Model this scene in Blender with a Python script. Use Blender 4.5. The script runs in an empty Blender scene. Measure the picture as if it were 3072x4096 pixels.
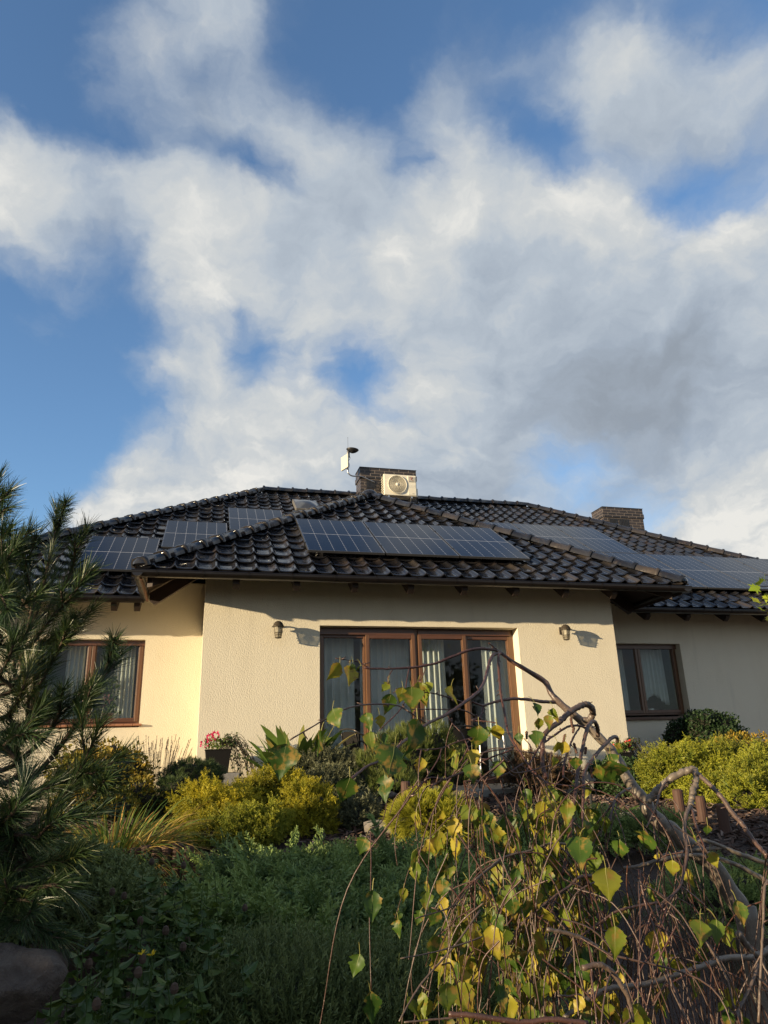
import bpy, bmesh, math, random
import numpy as np
from mathutils import Matrix, Vector
rng = np.random.default_rng(7)
random.seed(7)
scene = bpy.context.scene
C = scene.collection
V3 = lambda *a: np.array(a, float)

# ------------------------------------------------------------------ camera
W0, H0, F0 = 3072, 4096, 2829.27
PITCH, YAW, ROLL = .3231, .258, -.0301
def cam_axes():
    cy, sy, cp, sp = math.cos(YAW), math.sin(YAW), math.cos(PITCH), math.sin(PITCH)
    fwd = V3(sy*cp, cy*cp, sp); right = V3(cy, -sy, 0); up = np.cross(right, fwd)
    return right*math.cos(ROLL)+up*math.sin(ROLL), -right*math.sin(ROLL)+up*math.cos(ROLL), fwd
RT, UP, FW = cam_axes()
cd = bpy.data.cameras.new('camera'); cam = bpy.data.objects.new('camera', cd); C.objects.link(cam)
cam.matrix_world = Matrix([[RT[0], UP[0], -FW[0], 0], [RT[1], UP[1], -FW[1], 0], [RT[2], UP[2], -FW[2], 0], [0, 0, 0, 1]])
cd.sensor_fit = 'HORIZONTAL'; cd.sensor_width = 36; cd.lens = F0/W0*36; cd.clip_end = 3000; cd.clip_start = .05
scene.camera = cam
scene.render.resolution_x = 768; scene.render.resolution_y = 1024
def ray(u, v): return (u-W0/2)/F0*RT + (H0/2-v)/F0*UP + FW
def at(u, v, Y):
    d = ray(u, v); return d*(Y/d[1])
def fd(P): return float(np.dot(P, FW))          # metres along the view axis

# ------------------------------------------------------------------ light
SUN = V3(-2.4, -.83, .40); SUN /= np.linalg.norm(SUN)
EL = math.asin(SUN[2]); ROTZ = math.atan2(SUN[0], SUN[1])
sl = bpy.data.lights.new('sun', 'SUN'); sl.energy = 5.0; sl.angle = math.radians(.6); sl.color = (1, .80, .51)
so = bpy.data.objects.new('sun', sl); C.objects.link(so)
so.rotation_euler = Vector(SUN).to_track_quat('Z', 'Y').to_euler()
scene.view_settings.view_transform = 'Standard'; scene.view_settings.look = 'None'
scene.view_settings.exposure = .86; scene.view_settings.gamma = 1
scene.view_settings.use_curve_mapping = False

# ------------------------------------------------------------------ sky
world = bpy.data.worlds.new('World'); scene.world = world; world.use_nodes = True
nt = world.node_tree; nt.nodes.clear()
def N(nt, t, **k):
    n = nt.nodes.new(t)
    for a, b in k.items(): setattr(n, a, b)
    return n
def math_(nt, op, a, b=None, c=None, clamp=False):
    n = N(nt, 'ShaderNodeMath', operation=op, use_clamp=clamp)
    for i, x in enumerate((a, b, c)):
        if x is None: continue
        if isinstance(x, (int, float)): n.inputs[i].default_value = x
        else: nt.links.new(x, n.inputs[i])
    return n.outputs[0]
def ramp(nt, fac, stops, interp='LINEAR'):
    n = N(nt, 'ShaderNodeValToRGB'); n.color_ramp.interpolation = interp
    e = n.color_ramp.elements
    while len(e) < len(stops): e.new(.5)
    for i, (p, c) in enumerate(stops):
        e[i].position = p; e[i].color = (*c, 1) if len(c) == 3 else c
    nt.links.new(fac, n.inputs[0]); return n.outputs[0]
def mix(nt, fac, a, b, bt='MIX'):
    n = N(nt, 'ShaderNodeMix', data_type='RGBA', blend_type=bt)
    for s, x in ((0, fac), (6, a), (7, b)):
        if isinstance(x, (int, float)): n.inputs[s].default_value = x
        elif isinstance(x, tuple): n.inputs[s].default_value = (*x, 1)
        else: nt.links.new(x, n.inputs[s])
    return n.outputs[2]
def noise(nt, vec, scale, detail=4, rough=.5, dist=0, out=0):
    n = N(nt, 'ShaderNodeTexNoise'); n.inputs['Scale'].default_value = scale; n.inputs['Detail'].default_value = detail
    n.inputs['Roughness'].default_value = rough; n.inputs['Distortion'].default_value = dist
    if vec is not None: nt.links.new(vec, n.inputs['Vector'])
    return n.outputs[out]

def build_sky():
    geo = N(nt, 'ShaderNodeTexCoord'); d0 = geo.outputs['Generated']
    sky = N(nt, 'ShaderNodeTexSky', sky_type='NISHITA'); sky.sun_disc = False
    sky.sun_elevation = EL; sky.sun_rotation = ROTZ; sky.air_density = 1.0; sky.dust_density = .4; sky.ozone_density = 2.0
    # cover (d) and brightness (b) of the cloud layer over the sky, sampled along rows of the real sky, in tenths
    rows = {0: '0 1 3|166 3 4|332 7 5|498 8 6|664 5 4|830 0 4|995 4 3|1161 3 3|1327 5 3|1493 4 3|1659 3 3',
     75: '60 1 3|200 6 5|300 4 4|430 8 6|560 6 5|680 3 4|790 0 4|900 3 3|1040 5 3|1200 4 3|1380 6 5|1540 5 4|1640 4 4',
     140: '0 1 3|100 2 4|200 6 5|300 7 5|400 4 4|498 4 4|640 3 4|720 2 4|800 0 4|870 5 4|995 6 4|1161 7 4|1327 8 6|1430 9 7|1540 7 5|1659 7 5',
     210: '0 3 4|100 1 4|190 3 4|300 7 5|420 8 6|530 7 6|650 7 5|750 4 4|830 4 4|910 8 6|1000 6 5|1100 5 4|1250 7 4|1380 9 5|1540 8 5|1659 7 4',
     280: '0 7 6|90 5 6|170 2 5|250 1 4|340 2 4|450 8 6|560 9 7|664 8 6|760 6 5|840 5 5|920 9 6|1000 7 5|1090 1 4|1170 5 4|1327 9 5|1493 8 4|1659 6 4',
     350: '30 10 9|120 8 7|210 9 8|320 10 8|400 6 6|480 3 5|570 1 5|664 8 5|780 9 6|880 2 5|960 5 6|1050 10 8|1120 5 6|1175 0 4|1270 2 4|1400 7 4|1500 6 3|1640 6 3',
     430: '30 10 10|166 8 6|332 9 6|498 9 7|640 9 5|760 10 6|870 7 6|960 10 8|1080 10 7|1190 9 8|1310 10 9|1400 5 7|1450 0 4|1540 1 4|1640 2 4',
     500: '60 9 7|166 6 5|300 6 4|400 10 9|498 10 8|600 9 4|700 9 5|830 10 7|950 10 9|1100 10 6|1250 10 8|1400 10 8|1480 8 9|1580 10 10|1650 10 9',
     600: '0 5 6|90 5 6|166 3 5|230 6 6|300 4 4|370 10 9|480 10 9|580 8 5|700 9 6|830 10 9|940 10 7|1040 7 3|1161 10 6|1327 10 7|1493 10 7|1640 10 7',
     700: '0 2 5|70 3 5|140 5 6|260 1 4|340 2 4|400 7 7|460 8 8|530 2 5|620 8 8|720 10 9|830 10 7|950 8 4|1050 8 4|1161 10 5|1327 10 4|1493 10 3|1659 10 4',
     780: '60 6 6|160 1 4|225 6 6|300 6 7|400 9 7|500 9 6|550 3 5|610 1 5|690 7 8|780 4 6|880 8 5|1000 10 5|1161 10 3|1327 10 1|1493 10 1|1640 10 3',
     840: '50 0 4|200 0 4|310 3 5|430 8 6|540 9 7|640 9 8|730 7 8|770 2 5|820 0 5|860 3 6|900 9 8|1050 10 6|1161 10 4|1327 10 1|1500 10 1|1640 9 3',
     920: '50 0 4|180 0 4|290 4 6|400 6 6|500 9 8|600 10 9|700 10 9|800 10 9|920 10 8|1020 10 6|1130 9 4|1250 9 2|1400 10 1|1520 8 4|1640 9 5',
     1000: '50 0 4|160 2 5|240 8 9|340 10 9|430 8 7|520 10 9|640 10 8|800 10 6|950 10 4|1060 9 4|1150 6 5|1220 5 6|1320 6 4|1440 8 3|1560 8 6|1650 9 7',
     1100: '40 1 4|120 4 6|180 10 9|320 10 8|480 10 8|700 9 5|1000 9 4|1161 7 5|1327 8 4|1440 4 5|1500 9 9|1570 10 10|1650 10 10',
     1250: '0 8 7|500 9 6|1000 8 5|1500 9 7'}
    S = []
    for v, t in rows.items():
        for q in t.split('|'):
            a, d_, b_ = map(float, q.split()); r_ = ray(a*1.8517, v*1.8517); r_ /= np.linalg.norm(r_); S.append((math.atan2(r_[0], r_[1]), math.asin(r_[2]), d_/10, b_/10))
    S = np.array(S); S[:, 2] = (S[:, 2]-.5)*1.6+.44; a0, a1 = S[:, 0].min(), S[:, 0].max(); e0, e1 = 0.02, S[:, 1].max()
    NA, NE = 32, 22; ga = np.linspace(a0, a1, NA); ge = np.linspace(e0, e1, NE)
    G = np.zeros((NE, NA, 2))
    for i, e in enumerate(ge):
        for j, a in enumerate(ga):
            dd = ((S[:, 0]-a)*math.cos(e))**2+(S[:, 1]-e)**2; w = np.exp(-dd/(2*.026**2))+1e-9/(dd+.001); G[i, j] = np.clip((w[:, None]*S[:, 2:]).sum(0)/w.sum(), 0, 1)
    nz = noise(nt, d0, 5.0, 6, .6, out=1)
    s1 = N(nt, 'ShaderNodeVectorMath', operation='SUBTRACT'); nt.links.new(nz, s1.inputs[0]); s1.inputs[1].default_value = (.5, .5, .5)
    s2 = N(nt, 'ShaderNodeVectorMath', operation='MULTIPLY_ADD'); nt.links.new(s1.outputs[0], s2.inputs[0])
    s2.inputs[1].default_value = (.16, .16, .16); nt.links.new(d0, s2.inputs[2])
    s3 = N(nt, 'ShaderNodeVectorMath', operation='NORMALIZE'); nt.links.new(s2.outputs[0], s3.inputs[0]); dw = s3.outputs[0]
    sp = N(nt, 'ShaderNodeSeparateXYZ'); nt.links.new(dw, sp.inputs[0])
    az = math_(nt, 'ARCTAN2', sp.outputs[0], sp.outputs[1]); el = math_(nt, 'ARCSINE', sp.outputs[2])
    ua = math_(nt, 'PINGPONG', math_(nt, 'DIVIDE', math_(nt, 'SUBTRACT', az, a0), a1-a0), 1.0)
    acc = None
    for i in range(NE):
        rp = ramp(nt, ua, [(j/(NA-1), (G[i, j, 0], G[i, j, 1], 0)) for j in range(NA)])
        if acc is None: acc = rp; continue
        f = math_(nt, 'MULTIPLY', math_(nt, 'SUBTRACT', el, float(ge[i-1])), 1/(ge[1]-ge[0]), clamp=True); acc = mix(nt, f, acc, rp)
    sg = N(nt, 'ShaderNodeSeparateColor'); nt.links.new(acc, sg.inputs[0])
    # layer coordinates: lumps shrink towards the horizon like a real cloud deck
    den = math_(nt, 'ADD', math_(nt, 'ABSOLUTE', sp.outputs[2]), .32)
    cx = math_(nt, 'DIVIDE', sp.outputs[0], den); cy = math_(nt, 'DIVIDE', sp.outputs[1], den)
    cb = N(nt, 'ShaderNodeCombineXYZ'); nt.links.new(cx, cb.inputs[0]); nt.links.new(cy, cb.inputs[1]); P0 = cb.outputs[0]
    of = N(nt, 'ShaderNodeVectorMath', operation='ADD'); nt.links.new(P0, of.inputs[0]); of.inputs[1].default_value = (-.055, -.035, 0)
    def lumps(vec):
        a = noise(nt, vec, 3.2, 3, .5, .3); b_ = noise(nt, vec, 8.5, 8, .58, .2)
        return math_(nt, 'ADD', math_(nt, 'MULTIPLY', math_(nt, 'SUBTRACT', a, .5), .9), math_(nt, 'MULTIPLY', math_(nt, 'SUBTRACT', b_, .5), .85))
    L0 = lumps(P0); L1 = lumps(of.outputs[0])
    n4 = math_(nt, 'SUBTRACT', noise(nt, P0, 26, 6, .6, .4), .5)
    dens = math_(nt, 'ADD', math_(nt, 'ADD', sg.outputs[0], math_(nt, 'MULTIPLY', L0, .55)), math_(nt, 'MULTIPLY', n4, .16))
    cov = N(nt, 'ShaderNodeMapRange', interpolation_type='SMOOTHSTEP'); nt.links.new(dens, cov.inputs[0])
    cov.inputs[1].default_value = .19; cov.inputs[2].default_value = .92
    rel = math_(nt, 'SUBTRACT', L0, L1)
    br = math_(nt, 'ADD', math_(nt, 'MULTIPLY', sg.outputs[1], 1.0), math_(nt, 'MULTIPLY', rel, .75))
    br = math_(nt, 'ADD', br, math_(nt, 'ADD', math_(nt, 'MULTIPLY', L0, .25), math_(nt, 'MULTIPLY', n4, .10)), clamp=True)
    ccol = ramp(nt, br, [(0, (.30, .345, .405)), (.3, (.37, .43, .51)), (.55, (.47, .53, .60)), (.8, (.62, .645, .655)), (1, (.82, .81, .77))])
    skyc = N(nt, 'ShaderNodeVectorMath', operation='MULTIPLY'); nt.links.new(sky.outputs[0], skyc.inputs[0])
    skyc.inputs[1].default_value = (SKYM[0], SKYM[1], SKYM[2])
    cs = N(nt, 'ShaderNodeVectorMath', operation='SCALE'); nt.links.new(ccol, cs.inputs[0]); cs.inputs['Scale'].default_value = 1/SKYS*CLM
    fin = mix(nt, cov.outputs[0], skyc.outputs[0], cs.outputs[0])
    bg = N(nt, 'ShaderNodeBackground'); bg.inputs[1].default_value = SKYS; nt.links.new(fin, bg.inputs[0])
    out = N(nt, 'ShaderNodeOutputWorld'); nt.links.new(bg.outputs[0], out.inputs[0])
SKYS = .10; SKYM = (1.16, 1.32, 1.52); CLM = .555
build_sky()

# ------------------------------------------------------------------ materials
def new_mat(name):
    m = bpy.data.materials.new(name); m.use_nodes = True
    t = m.node_tree; b = t.nodes['Principled BSDF']; return m, t, b
def objc(t): return N(t, 'ShaderNodeTexCoord').outputs['Object']
def bump(t, b, h, strength, dist):
    n = N(t, 'ShaderNodeBump'); n.inputs['Strength'].default_value = strength; n.inputs['Distance'].default_value = dist
    t.links.new(h, n.inputs['Height']); t.links.new(n.outputs[0], b.inputs['Normal']); return n
def simple(name, col, rough=.5, metal=0, var=.12, scale=12, bmp=0, bscale=60, coat=0):
    m, t, b = new_mat(name); co = objc(t)
    n = noise(t, co, scale, 5, .6)
    c = mix(t, n, tuple(x*(1-var) for x in col), tuple(min(1, x*(1+var)) for x in col))
    t.links.new(c, b.inputs['Base Color']); b.inputs['Roughness'].default_value = rough; b.inputs['Metallic'].default_value = metal
    b.inputs['Coat Weight'].default_value = coat
    if bmp: bump(t, b, noise(t, co, bscale, 4, .6), bmp, .004)
    return m
def plaster():
    m, t, b = new_mat('plaster'); co = objc(t)
    big = noise(t, co, .9, 4, .6)
    c = mix(t, big, (.66, .595, .465), (.72, .655, .52))
    mp = N(t, 'ShaderNodeMapping'); t.links.new(co, mp.inputs[0]); mp.inputs['Scale'].default_value = (1, 1, .3)
    st = noise(t, mp.outputs[0], 2.5, 4, .6)
    c = mix(t, math_(t, 'MULTIPLY', math_(t, 'SUBTRACT', st, .5, clamp=True), 1.0), c, (.52, .46, .35))
    sz = N(t, 'ShaderNodeSeparateXYZ'); t.links.new(co, sz.inputs[0])
    mp3 = N(t, 'ShaderNodeMapping'); t.links.new(co, mp3.inputs[0]); mp3.inputs['Scale'].default_value = (1, 1, .12)
    dr = noise(t, mp3.outputs[0], 7, 4, .65)
    spl = math_(t, 'MULTIPLY', math_(t, 'SUBTRACT', -.05, sz.outputs[2], clamp=True), math_(t, 'MULTIPLY', noise(t, co, 9, 5, .7), 2.6), clamp=True)   # rain splash
    c = mix(t, spl, c, (.36, .31, .23))
    c = mix(t, math_(t, 'MULTIPLY', math_(t, 'SUBTRACT', dr, .56, clamp=True), 1.6, clamp=True), c, (.50, .45, .36))
    t.links.new(c, b.inputs['Base Color']); b.inputs['Roughness'].default_value = .95; b.inputs['Specular IOR Level'].default_value = .1
    mp2 = N(t, 'ShaderNodeMapping'); t.links.new(co, mp2.inputs[0]); mp2.inputs['Scale'].default_value = (1, 1, .55)
    n1 = noise(t, mp2.outputs[0], 84, 3, .55, .5); n2 = noise(t, mp2.outputs[0], 210, 2, .5)
    h = math_(t, 'ADD', ramp(t, n1, [(.38, (0, 0, 0)), (.6, (1, 1, 1))]), math_(t, 'MULTIPLY', n2, .35))
    bump(t, b, h, .75, .0022)
    return m
def foliage(name, stops, rough=.55, trans=.25, blotch=None, bsc=60, tipcol=None, spec=.3):
    """colour by the leaf's own random value; tip colour where new growth is another colour"""
    m, t, b = new_mat(name)
    at_ = N(t, 'ShaderNodeAttribute', attribute_name='rnd'); c = ramp(t, at_.outputs['Fac'], stops)
    if tipcol:
        tp = N(t, 'ShaderNodeAttribute', attribute_name='tip')
        c = mix(t, math_(t, 'POWER', tp.outputs['Fac'], 1.4), c, tipcol)
    if blotch:
        n = noise(t, objc(t), bsc, 3, .6)
        f = math_(t, 'MULTIPLY', math_(t, 'SUBTRACT', n, .52, clamp=True), 9, clamp=True)
        c = mix(t, f, c, blotch)
    t.links.new(c, b.inputs['Base Color']); b.inputs['Roughness'].default_value = rough
    b.inputs['Specular IOR Level'].default_value = spec
    tr = N(t, 'ShaderNodeBsdfTranslucent'); t.links.new(c, tr.inputs[0])
    mx = N(t, 'ShaderNodeMixShader'); mx.inputs[0].default_value = trans
    t.links.new(b.outputs[0], mx.inputs[1]); t.links.new(tr.outputs[0], mx.inputs[2])
    t.links.new(mx.outputs[0], t.nodes['Material Output'].inputs[0]); return m
def tile_mat():
    m, t, b = new_mat('glazed_tile'); co = objc(t)
    at_ = N(t, 'ShaderNodeAttribute', attribute_name='rnd')
    n = noise(t, co, 2.2, 6, .65); n2 = noise(t, co, 26, 4, .6)
    f = math_(t, 'MULTIPLY', math_(t, 'SUBTRACT', math_(t, 'ADD', n, math_(t, 'MULTIPLY', n2, .45)), .74, clamp=True), 5, clamp=True)
    base = ramp(t, at_.outputs['Fac'], [(0, (.009, .009, .011)), (.8, (.020, .020, .023)), (1, (.040, .033, .028))])
    c = mix(t, math_(t, 'MULTIPLY', f, .5), base, (.05, .032, .020))
    t.links.new(c, b.inputs['Base Color'])
    r = math_(t, 'ADD', math_(t, 'MULTIPLY', f, .38), math_(t, 'ADD', math_(t, 'MULTIPLY', n2, .20), math_(t, 'MULTIPLY', math_(t, 'POWER', at_.outputs['Fac'], 4), .12)))
    t.links.new(r, b.inputs['Roughness']); b.inputs['Specular IOR Level'].default_value = .5
    bump(t, b, noise(t, co, 9, 3, .6), .25, .01)
    return m
def brick_mat():
    m, t, b = new_mat('dark_clinker'); co = N(t, 'ShaderNodeTexCoord').outputs['UV']
    br = N(t, 'ShaderNodeTexBrick'); t.links.new(co, br.inputs[0]); br.inputs['Scale'].default_value = 1
    br.inputs['Brick Width'].default_value = .25; br.inputs['Row Height'].default_value = .08; br.inputs['Mortar Size'].default_value = .006
    br.inputs['Mortar Smooth'].default_value = .2; br.inputs['Bias'].default_value = 0
    br.inputs['Color1'].default_value = (.020, .017, .016, 1); br.inputs['Color2'].default_value = (.042, .033, .030, 1); br.inputs['Mortar'].default_value = (.16, .13, .11, 1)
    t.links.new(br.outputs[0], b.inputs['Base Color']); b.inputs['Roughness'].default_value = .45
    bump(t, b, math_(t, 'SUBTRACT', 1, br.outputs['Fac']), .6, .006); return m
def glass_mat():
    m, t, b = new_mat('window_glass')
    tr = N(t, 'ShaderNodeBsdfTransparent'); tr.inputs[0].default_value = (.87, .90, .89, 1)
    gl = N(t, 'ShaderNodeBsdfGlossy'); gl.inputs['Roughness'].default_value = .01
    fr = N(t, 'ShaderNodeFresnel'); fr.inputs[0].default_value = 1.5
    n = noise(t, objc(t), 1.3, 2, .5); bp = N(t, 'ShaderNodeBump'); bp.inputs['Strength'].default_value = .12; bp.inputs['Distance'].default_value = .02
    t.links.new(n, bp.inputs['Height']); t.links.new(bp.outputs[0], gl.inputs['Normal'])
    mx = N(t, 'ShaderNodeMixShader'); bf = N(t, 'ShaderNodeNewGeometry').outputs['Backfacing']; t.links.new(math_(t, 'MULTIPLY', fr.outputs[0], math_(t, 'SUBTRACT', 1.15, math_(t, 'MULTIPLY', bf, 1.15)), clamp=True), mx.inputs[0])
    t.links.new(tr.outputs[0], mx.inputs[1]); t.links.new(gl.outputs[0], mx.inputs[2])
    t.links.new(mx.outputs[0], t.nodes['Material Output'].inputs[0]); return m
def lamp_glass_mat():
    m, t, b = new_mat('lamp_glass')
    tr = N(t, 'ShaderNodeBsdfTransparent'); tr.inputs[0].default_value = (.75, .74, .68, 1)
    gl = N(t, 'ShaderNodeBsdfPrincipled'); gl.inputs['Base Color'].default_value = (.55, .5, .4, 1); gl.inputs['Roughness'].default_value = .12
    mx = N(t, 'ShaderNodeMixShader'); mx.inputs[0].default_value = .45
    t.links.new(tr.outputs[0], mx.inputs[1]); t.links.new(gl.outputs[0], mx.inputs[2]); t.links.new(mx.outputs[0], t.nodes['Material Output'].inputs[0]); return m
def wood_mat(name, c1, c2, rough=.4, axis=2, coat=.3):
    m, t, b = new_mat(name); co = objc(t)
    mp = N(t, 'ShaderNodeMapping'); t.links.new(co, mp.inputs[0]); s = [22, 22, 22]; s[axis] = 1.2; mp.inputs['Scale'].default_value = s
    n = noise(t, mp.outputs[0], 2.2, 5, .65, 1.0)
    t.links.new(ramp(t, n, [(.25, c1), (.75, c2)]), b.inputs['Base Color']); b.inputs['Roughness'].default_value = rough
    b.inputs['Coat Weight'].default_value = coat; b.inputs['Coat Roughness'].default_value = .25; return m
def panel_mat(cols, rows, w, l, name):
    """cells of one solar panel, from its own UV (metres)"""
    m, t, b = new_mat(name); uv = N(t, 'ShaderNodeTexCoord').outputs['UV']
    sp = N(t, 'ShaderNodeSeparateXYZ'); t.links.new(uv, sp.inputs[0])
    mg = .014; cw = (w-2*mg)/cols; rh = (l/2-mg-.008)/rows
    def lines(x, off, pitch, width):
        fr = math_(t, 'FRACT', math_(t, 'DIVIDE', math_(t, 'SUBTRACT', x, off), pitch))
        dd = math_(t, 'MULTIPLY', math_(t, 'ABSOLUTE', math_(t, 'SUBTRACT', fr, .5)), pitch)
        return math_(t, 'GREATER_THAN', dd, pitch/2-width/2)
    vx = lines(sp.outputs[0], mg, cw, .0062)
    ym = math_(t, 'ABSOLUTE', math_(t, 'SUBTRACT', sp.outputs[1], l/2))
    hy = lines(ym, .008, rh, .0032)
    mid = math_(t, 'LESS_THAN', ym, .007)
    bus = lines(sp.outputs[0], mg, cw/10, .0008)
    c = mix(t, math_(t, 'MULTIPLY', bus, .35), (.004, .006, .014), (.04, .04, .045))
    # cell corners cut off: small pale diamonds where the lines cross
    cr = math_(t, 'MULTIPLY', lines(sp.outputs[0], mg, cw, .014), lines(ym, .008, rh, .012))
    c = mix(t, math_(t, 'MULTIPLY', hy, .4), c, (.07, .075, .09))
    c = mix(t, vx, c, (.20, .20, .22)); c = mix(t, mid, c, (.36, .36, .38)); c = mix(t, cr, c, (.36, .36, .37))
    t.links.new(c, b.inputs['Base Color']); b.inputs['Roughness'].default_value = .12; b.inputs['IOR'].default_value = 1.27
    return m
M = dict(
 plaster=plaster(), tile=tile_mat(), brick=brick_mat(), glass=glass_mat(), lampglass=lamp_glass_mat(),
 gutter=simple('brown_metal', (.009, .0065, .006), .35, 0, .2, 5, coat=.15), frame=wood_mat('stained_frame', (.075, .034, .014), (.165, .076, .032)),
 frameh=wood_mat('stained_frame_across', (.055, .022, .010), (.12, .046, .019), axis=0),
 rafter=wood_mat('dark_rafter', (.016, .009, .006), (.035, .018, .012), .7, 0, 0), board=wood_mat('soffit_board', (.03, .017, .011), (.055, .03, .019), .7, 0, 0),
 fascia=wood_mat('fascia_wood', (.12, .05, .025), (.24, .11, .06), .6, 1, 0),
 black=simple('black_metal', (.02, .02, .022), .4), chrome=simple('galvanised_steel', (.35, .35, .36), .35, .9, .1), alu=simple('aluminium_rail', (.5, .5, .5), .35, .9, .1),
 white=simple('cream_plastic', (.74, .69, .56), .4), whitep=simple('white_paint', (.78, .76, .70), .5), grey=simple('grey_paint', (.12, .115, .11), .5),
 lamp=simple('verdigris_metal', (.075, .06, .045), .5, .4, .4, 40), curtain=None, room=simple('room_paint', (.38, .37, .35), .9),
 roomfloor=simple('room_floor', (.12, .08, .05), .5), terracotta=simple('terracotta', (.30, .13, .07), .7, 0, .3, 9, .3), stone=simple('pale_stone', (.15, .13, .115), .95, 0, .55, 22, 1, 60),
 block=simple('grey_granite', (.22, .21, .20), .9, 0, .3, 30, .8, 70), post=wood_mat('red_brown_post', (.045, .022, .015), (.09, .042, .027), .75, 2, 0),
 oldwood=wood_mat('weathered_wood', (.13, .11, .09), (.30, .26, .21), .9, 0, 0), lead=simple('lead_flashing', (.055, .055, .055), .45, .3, .2),
 slab=simple('paving_slab', (.34, .31, .26), .9, 0, .2, 8, .5), steel=simple('chair_steel', (.05, .045, .04), .3, .7), inkred=simple('red_ink', (.30, .03, .02), .5), inkgrey=simple('grey_ink', (.22, .20, .18), .5),
)
def curtain_mat():
    m, t, b = new_mat('sheer_curtain'); b.inputs['Base Color'].default_value = (.92, .93, .90, 1); b.inputs['Roughness'].default_value = .9
    tl = N(t, 'ShaderNodeBsdfTranslucent'); tl.inputs[0].default_value = (.8, .8, .74, 1)
    tr = N(t, 'ShaderNodeBsdfTransparent'); m1 = N(t, 'ShaderNodeMixShader'); m1.inputs[0].default_value = .3
    t.links.new(b.outputs[0], m1.inputs[1]); t.links.new(tl.outputs[0], m1.inputs[2])
    m2 = N(t, 'ShaderNodeMixShader'); m2.inputs[0].default_value = .08; t.links.new(m1.outputs[0], m2.inputs[1]); t.links.new(tr.outputs[0], m2.inputs[2])
    t.links.new(m2.outputs[0], t.nodes['Material Output'].inputs[0]); return m
M['curtain'] = curtain_mat()
def wicker_mat():
    m, t, b = new_mat('dark_wicker'); co = objc(t)
    sp = N(t, 'ShaderNodeSeparateXYZ'); t.links.new(co, sp.inputs[0])
    a = math_(t, 'SINE', math_(t, 'MULTIPLY', math_(t, 'ADD', sp.outputs[0], sp.outputs[1]), 330)); z = math_(t, 'SINE', math_(t, 'MULTIPLY', sp.outputs[2], 400))
    h = math_(t, 'MULTIPLY', a, z); b.inputs['Roughness'].default_value = .8; b.inputs['Specular IOR Level'].default_value = .15
    t.links.new(ramp(t, math_(t, 'MULTIPLY_ADD', h, .5, .5), [(0, (.003, .003, .003)), (1, (.022, .020, .019))]), b.inputs['Base Color'])
    bump(t, b, h, .8, .004); return m
M['wicker'] = wicker_mat()
def boulder_mat():
    m, t, b = new_mat('rough_boulder'); co = objc(t); a = noise(t, co, 11, 8, .68, .4); f = noise(t, co, 90, 4, .7)
    c = ramp(t, a, [(.3, (.060, .045, .036)), (.5, (.14, .108, .088)), (.68, (.22, .18, .15))]); c = mix(t, math_(t, 'MULTIPLY', math_(t, 'SUBTRACT', f, .58, clamp=True), 5, clamp=True), c, (.26, .24, .21))
    t.links.new(c, b.inputs['Base Color']); b.inputs['Roughness'].default_value = .95; bump(t, b, math_(t, 'ADD', a, math_(t, 'MULTIPLY', f, .35)), 1, .09); return m
M['boulder'] = boulder_mat()
def bark_birch():
    m, t, b = new_mat('birch_bark'); co = objc(t)
    at_ = N(t, 'ShaderNodeAttribute', attribute_name='rnd')       # 0 thin red-brown shoot, 1 old grey stem
    thin = mix(t, noise(t, co, 30, 3), (.038, .015, .012), (.085, .034, .024))
    old = mix(t, noise(t, co, 14, 4), (.085, .068, .054), (.19, .155, .12))
    mp = N(t, 'ShaderNodeMapping'); t.links.new(co, mp.inputs[0]); mp.inputs['Scale'].default_value = (1, 1, 1)
    n = noise(t, mp.outputs[0], 230, 2, .5)
    c = mix(t, at_.outputs['Fac'], thin, old)
    c = mix(t, math_(t, 'MULTIPLY', math_(t, 'SUBTRACT', n, .66, clamp=True), 8, clamp=True), c, (.38, .30, .25))
    dk = noise(t, mp.outputs[0], 55, 3, .6)
    c = mix(t, math_(t, 'MULTIPLY', math_(t, 'SUBTRACT', dk, .60, clamp=True), 5, clamp=True), c, (.05, .032, .026))
    t.links.new(c, b.inputs['Base Color']); b.inputs['Roughness'].default_value = .42
    bump(t, b, noise(t, mp.outputs[0], 160, 3), .5, .002); return m
M['birch'] = bark_birch()
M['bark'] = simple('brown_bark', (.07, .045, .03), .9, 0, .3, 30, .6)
M['core'] = simple('shaded_inner_twigs', (.022, .020, .012), 1, 0, .4, 30)  # brown inner wood, darkened for the shade between sprays
M['gold'] = foliage('golden_juniper', [(0, (.035, .065, .010)), (.35, (.15, .18, .016)), (1, (.48, .41, .025))], trans=.25, tipcol=(.58, .46, .03))
M['gold2'] = foliage('yellow_green_juniper', [(0, (.035, .065, .012)), (.4, (.10, .145, .018)), (1, (.26, .28, .025))], trans=.22, tipcol=(.46, .42, .04))
M['junip'] = foliage('green_juniper', [(0, (.022, .055, .020)), (.5, (.075, .14, .042)), (1, (.20, .28, .075))], trans=.15, tipcol=(.33, .41, .12))
M['yew'] = foliage('dark_evergreen', [(0, (.035, .06, .022)), (1, (.13, .17, .055))], trans=.12, tipcol=(.20, .24, .08))
M['greyjun'] = foliage('grey_green_juniper', [(0, (.045, .058, .026)), (1, (.09, .10, .05))], trans=.15, tipcol=(.15, .15, .08))
M['mugo'] = foliage('pine_needle_yellowish', [(0, (.030, .060, .012)), (1, (.085, .125, .022))], trans=.1, tipcol=(.16, .18, .04))
M['pine'] = foliage('pine_needle', [(0, (.018, .042, .015)), (.7, (.045, .08, .022)), (1, (.13, .14, .032))], rough=.4, trans=.1, spec=.5)
M['box'] = foliage('round_leaf_green', [(0, (.016, .036, .012)), (1, (.04, .075, .022))], trans=.15, tipcol=(.055, .10, .03))
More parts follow.
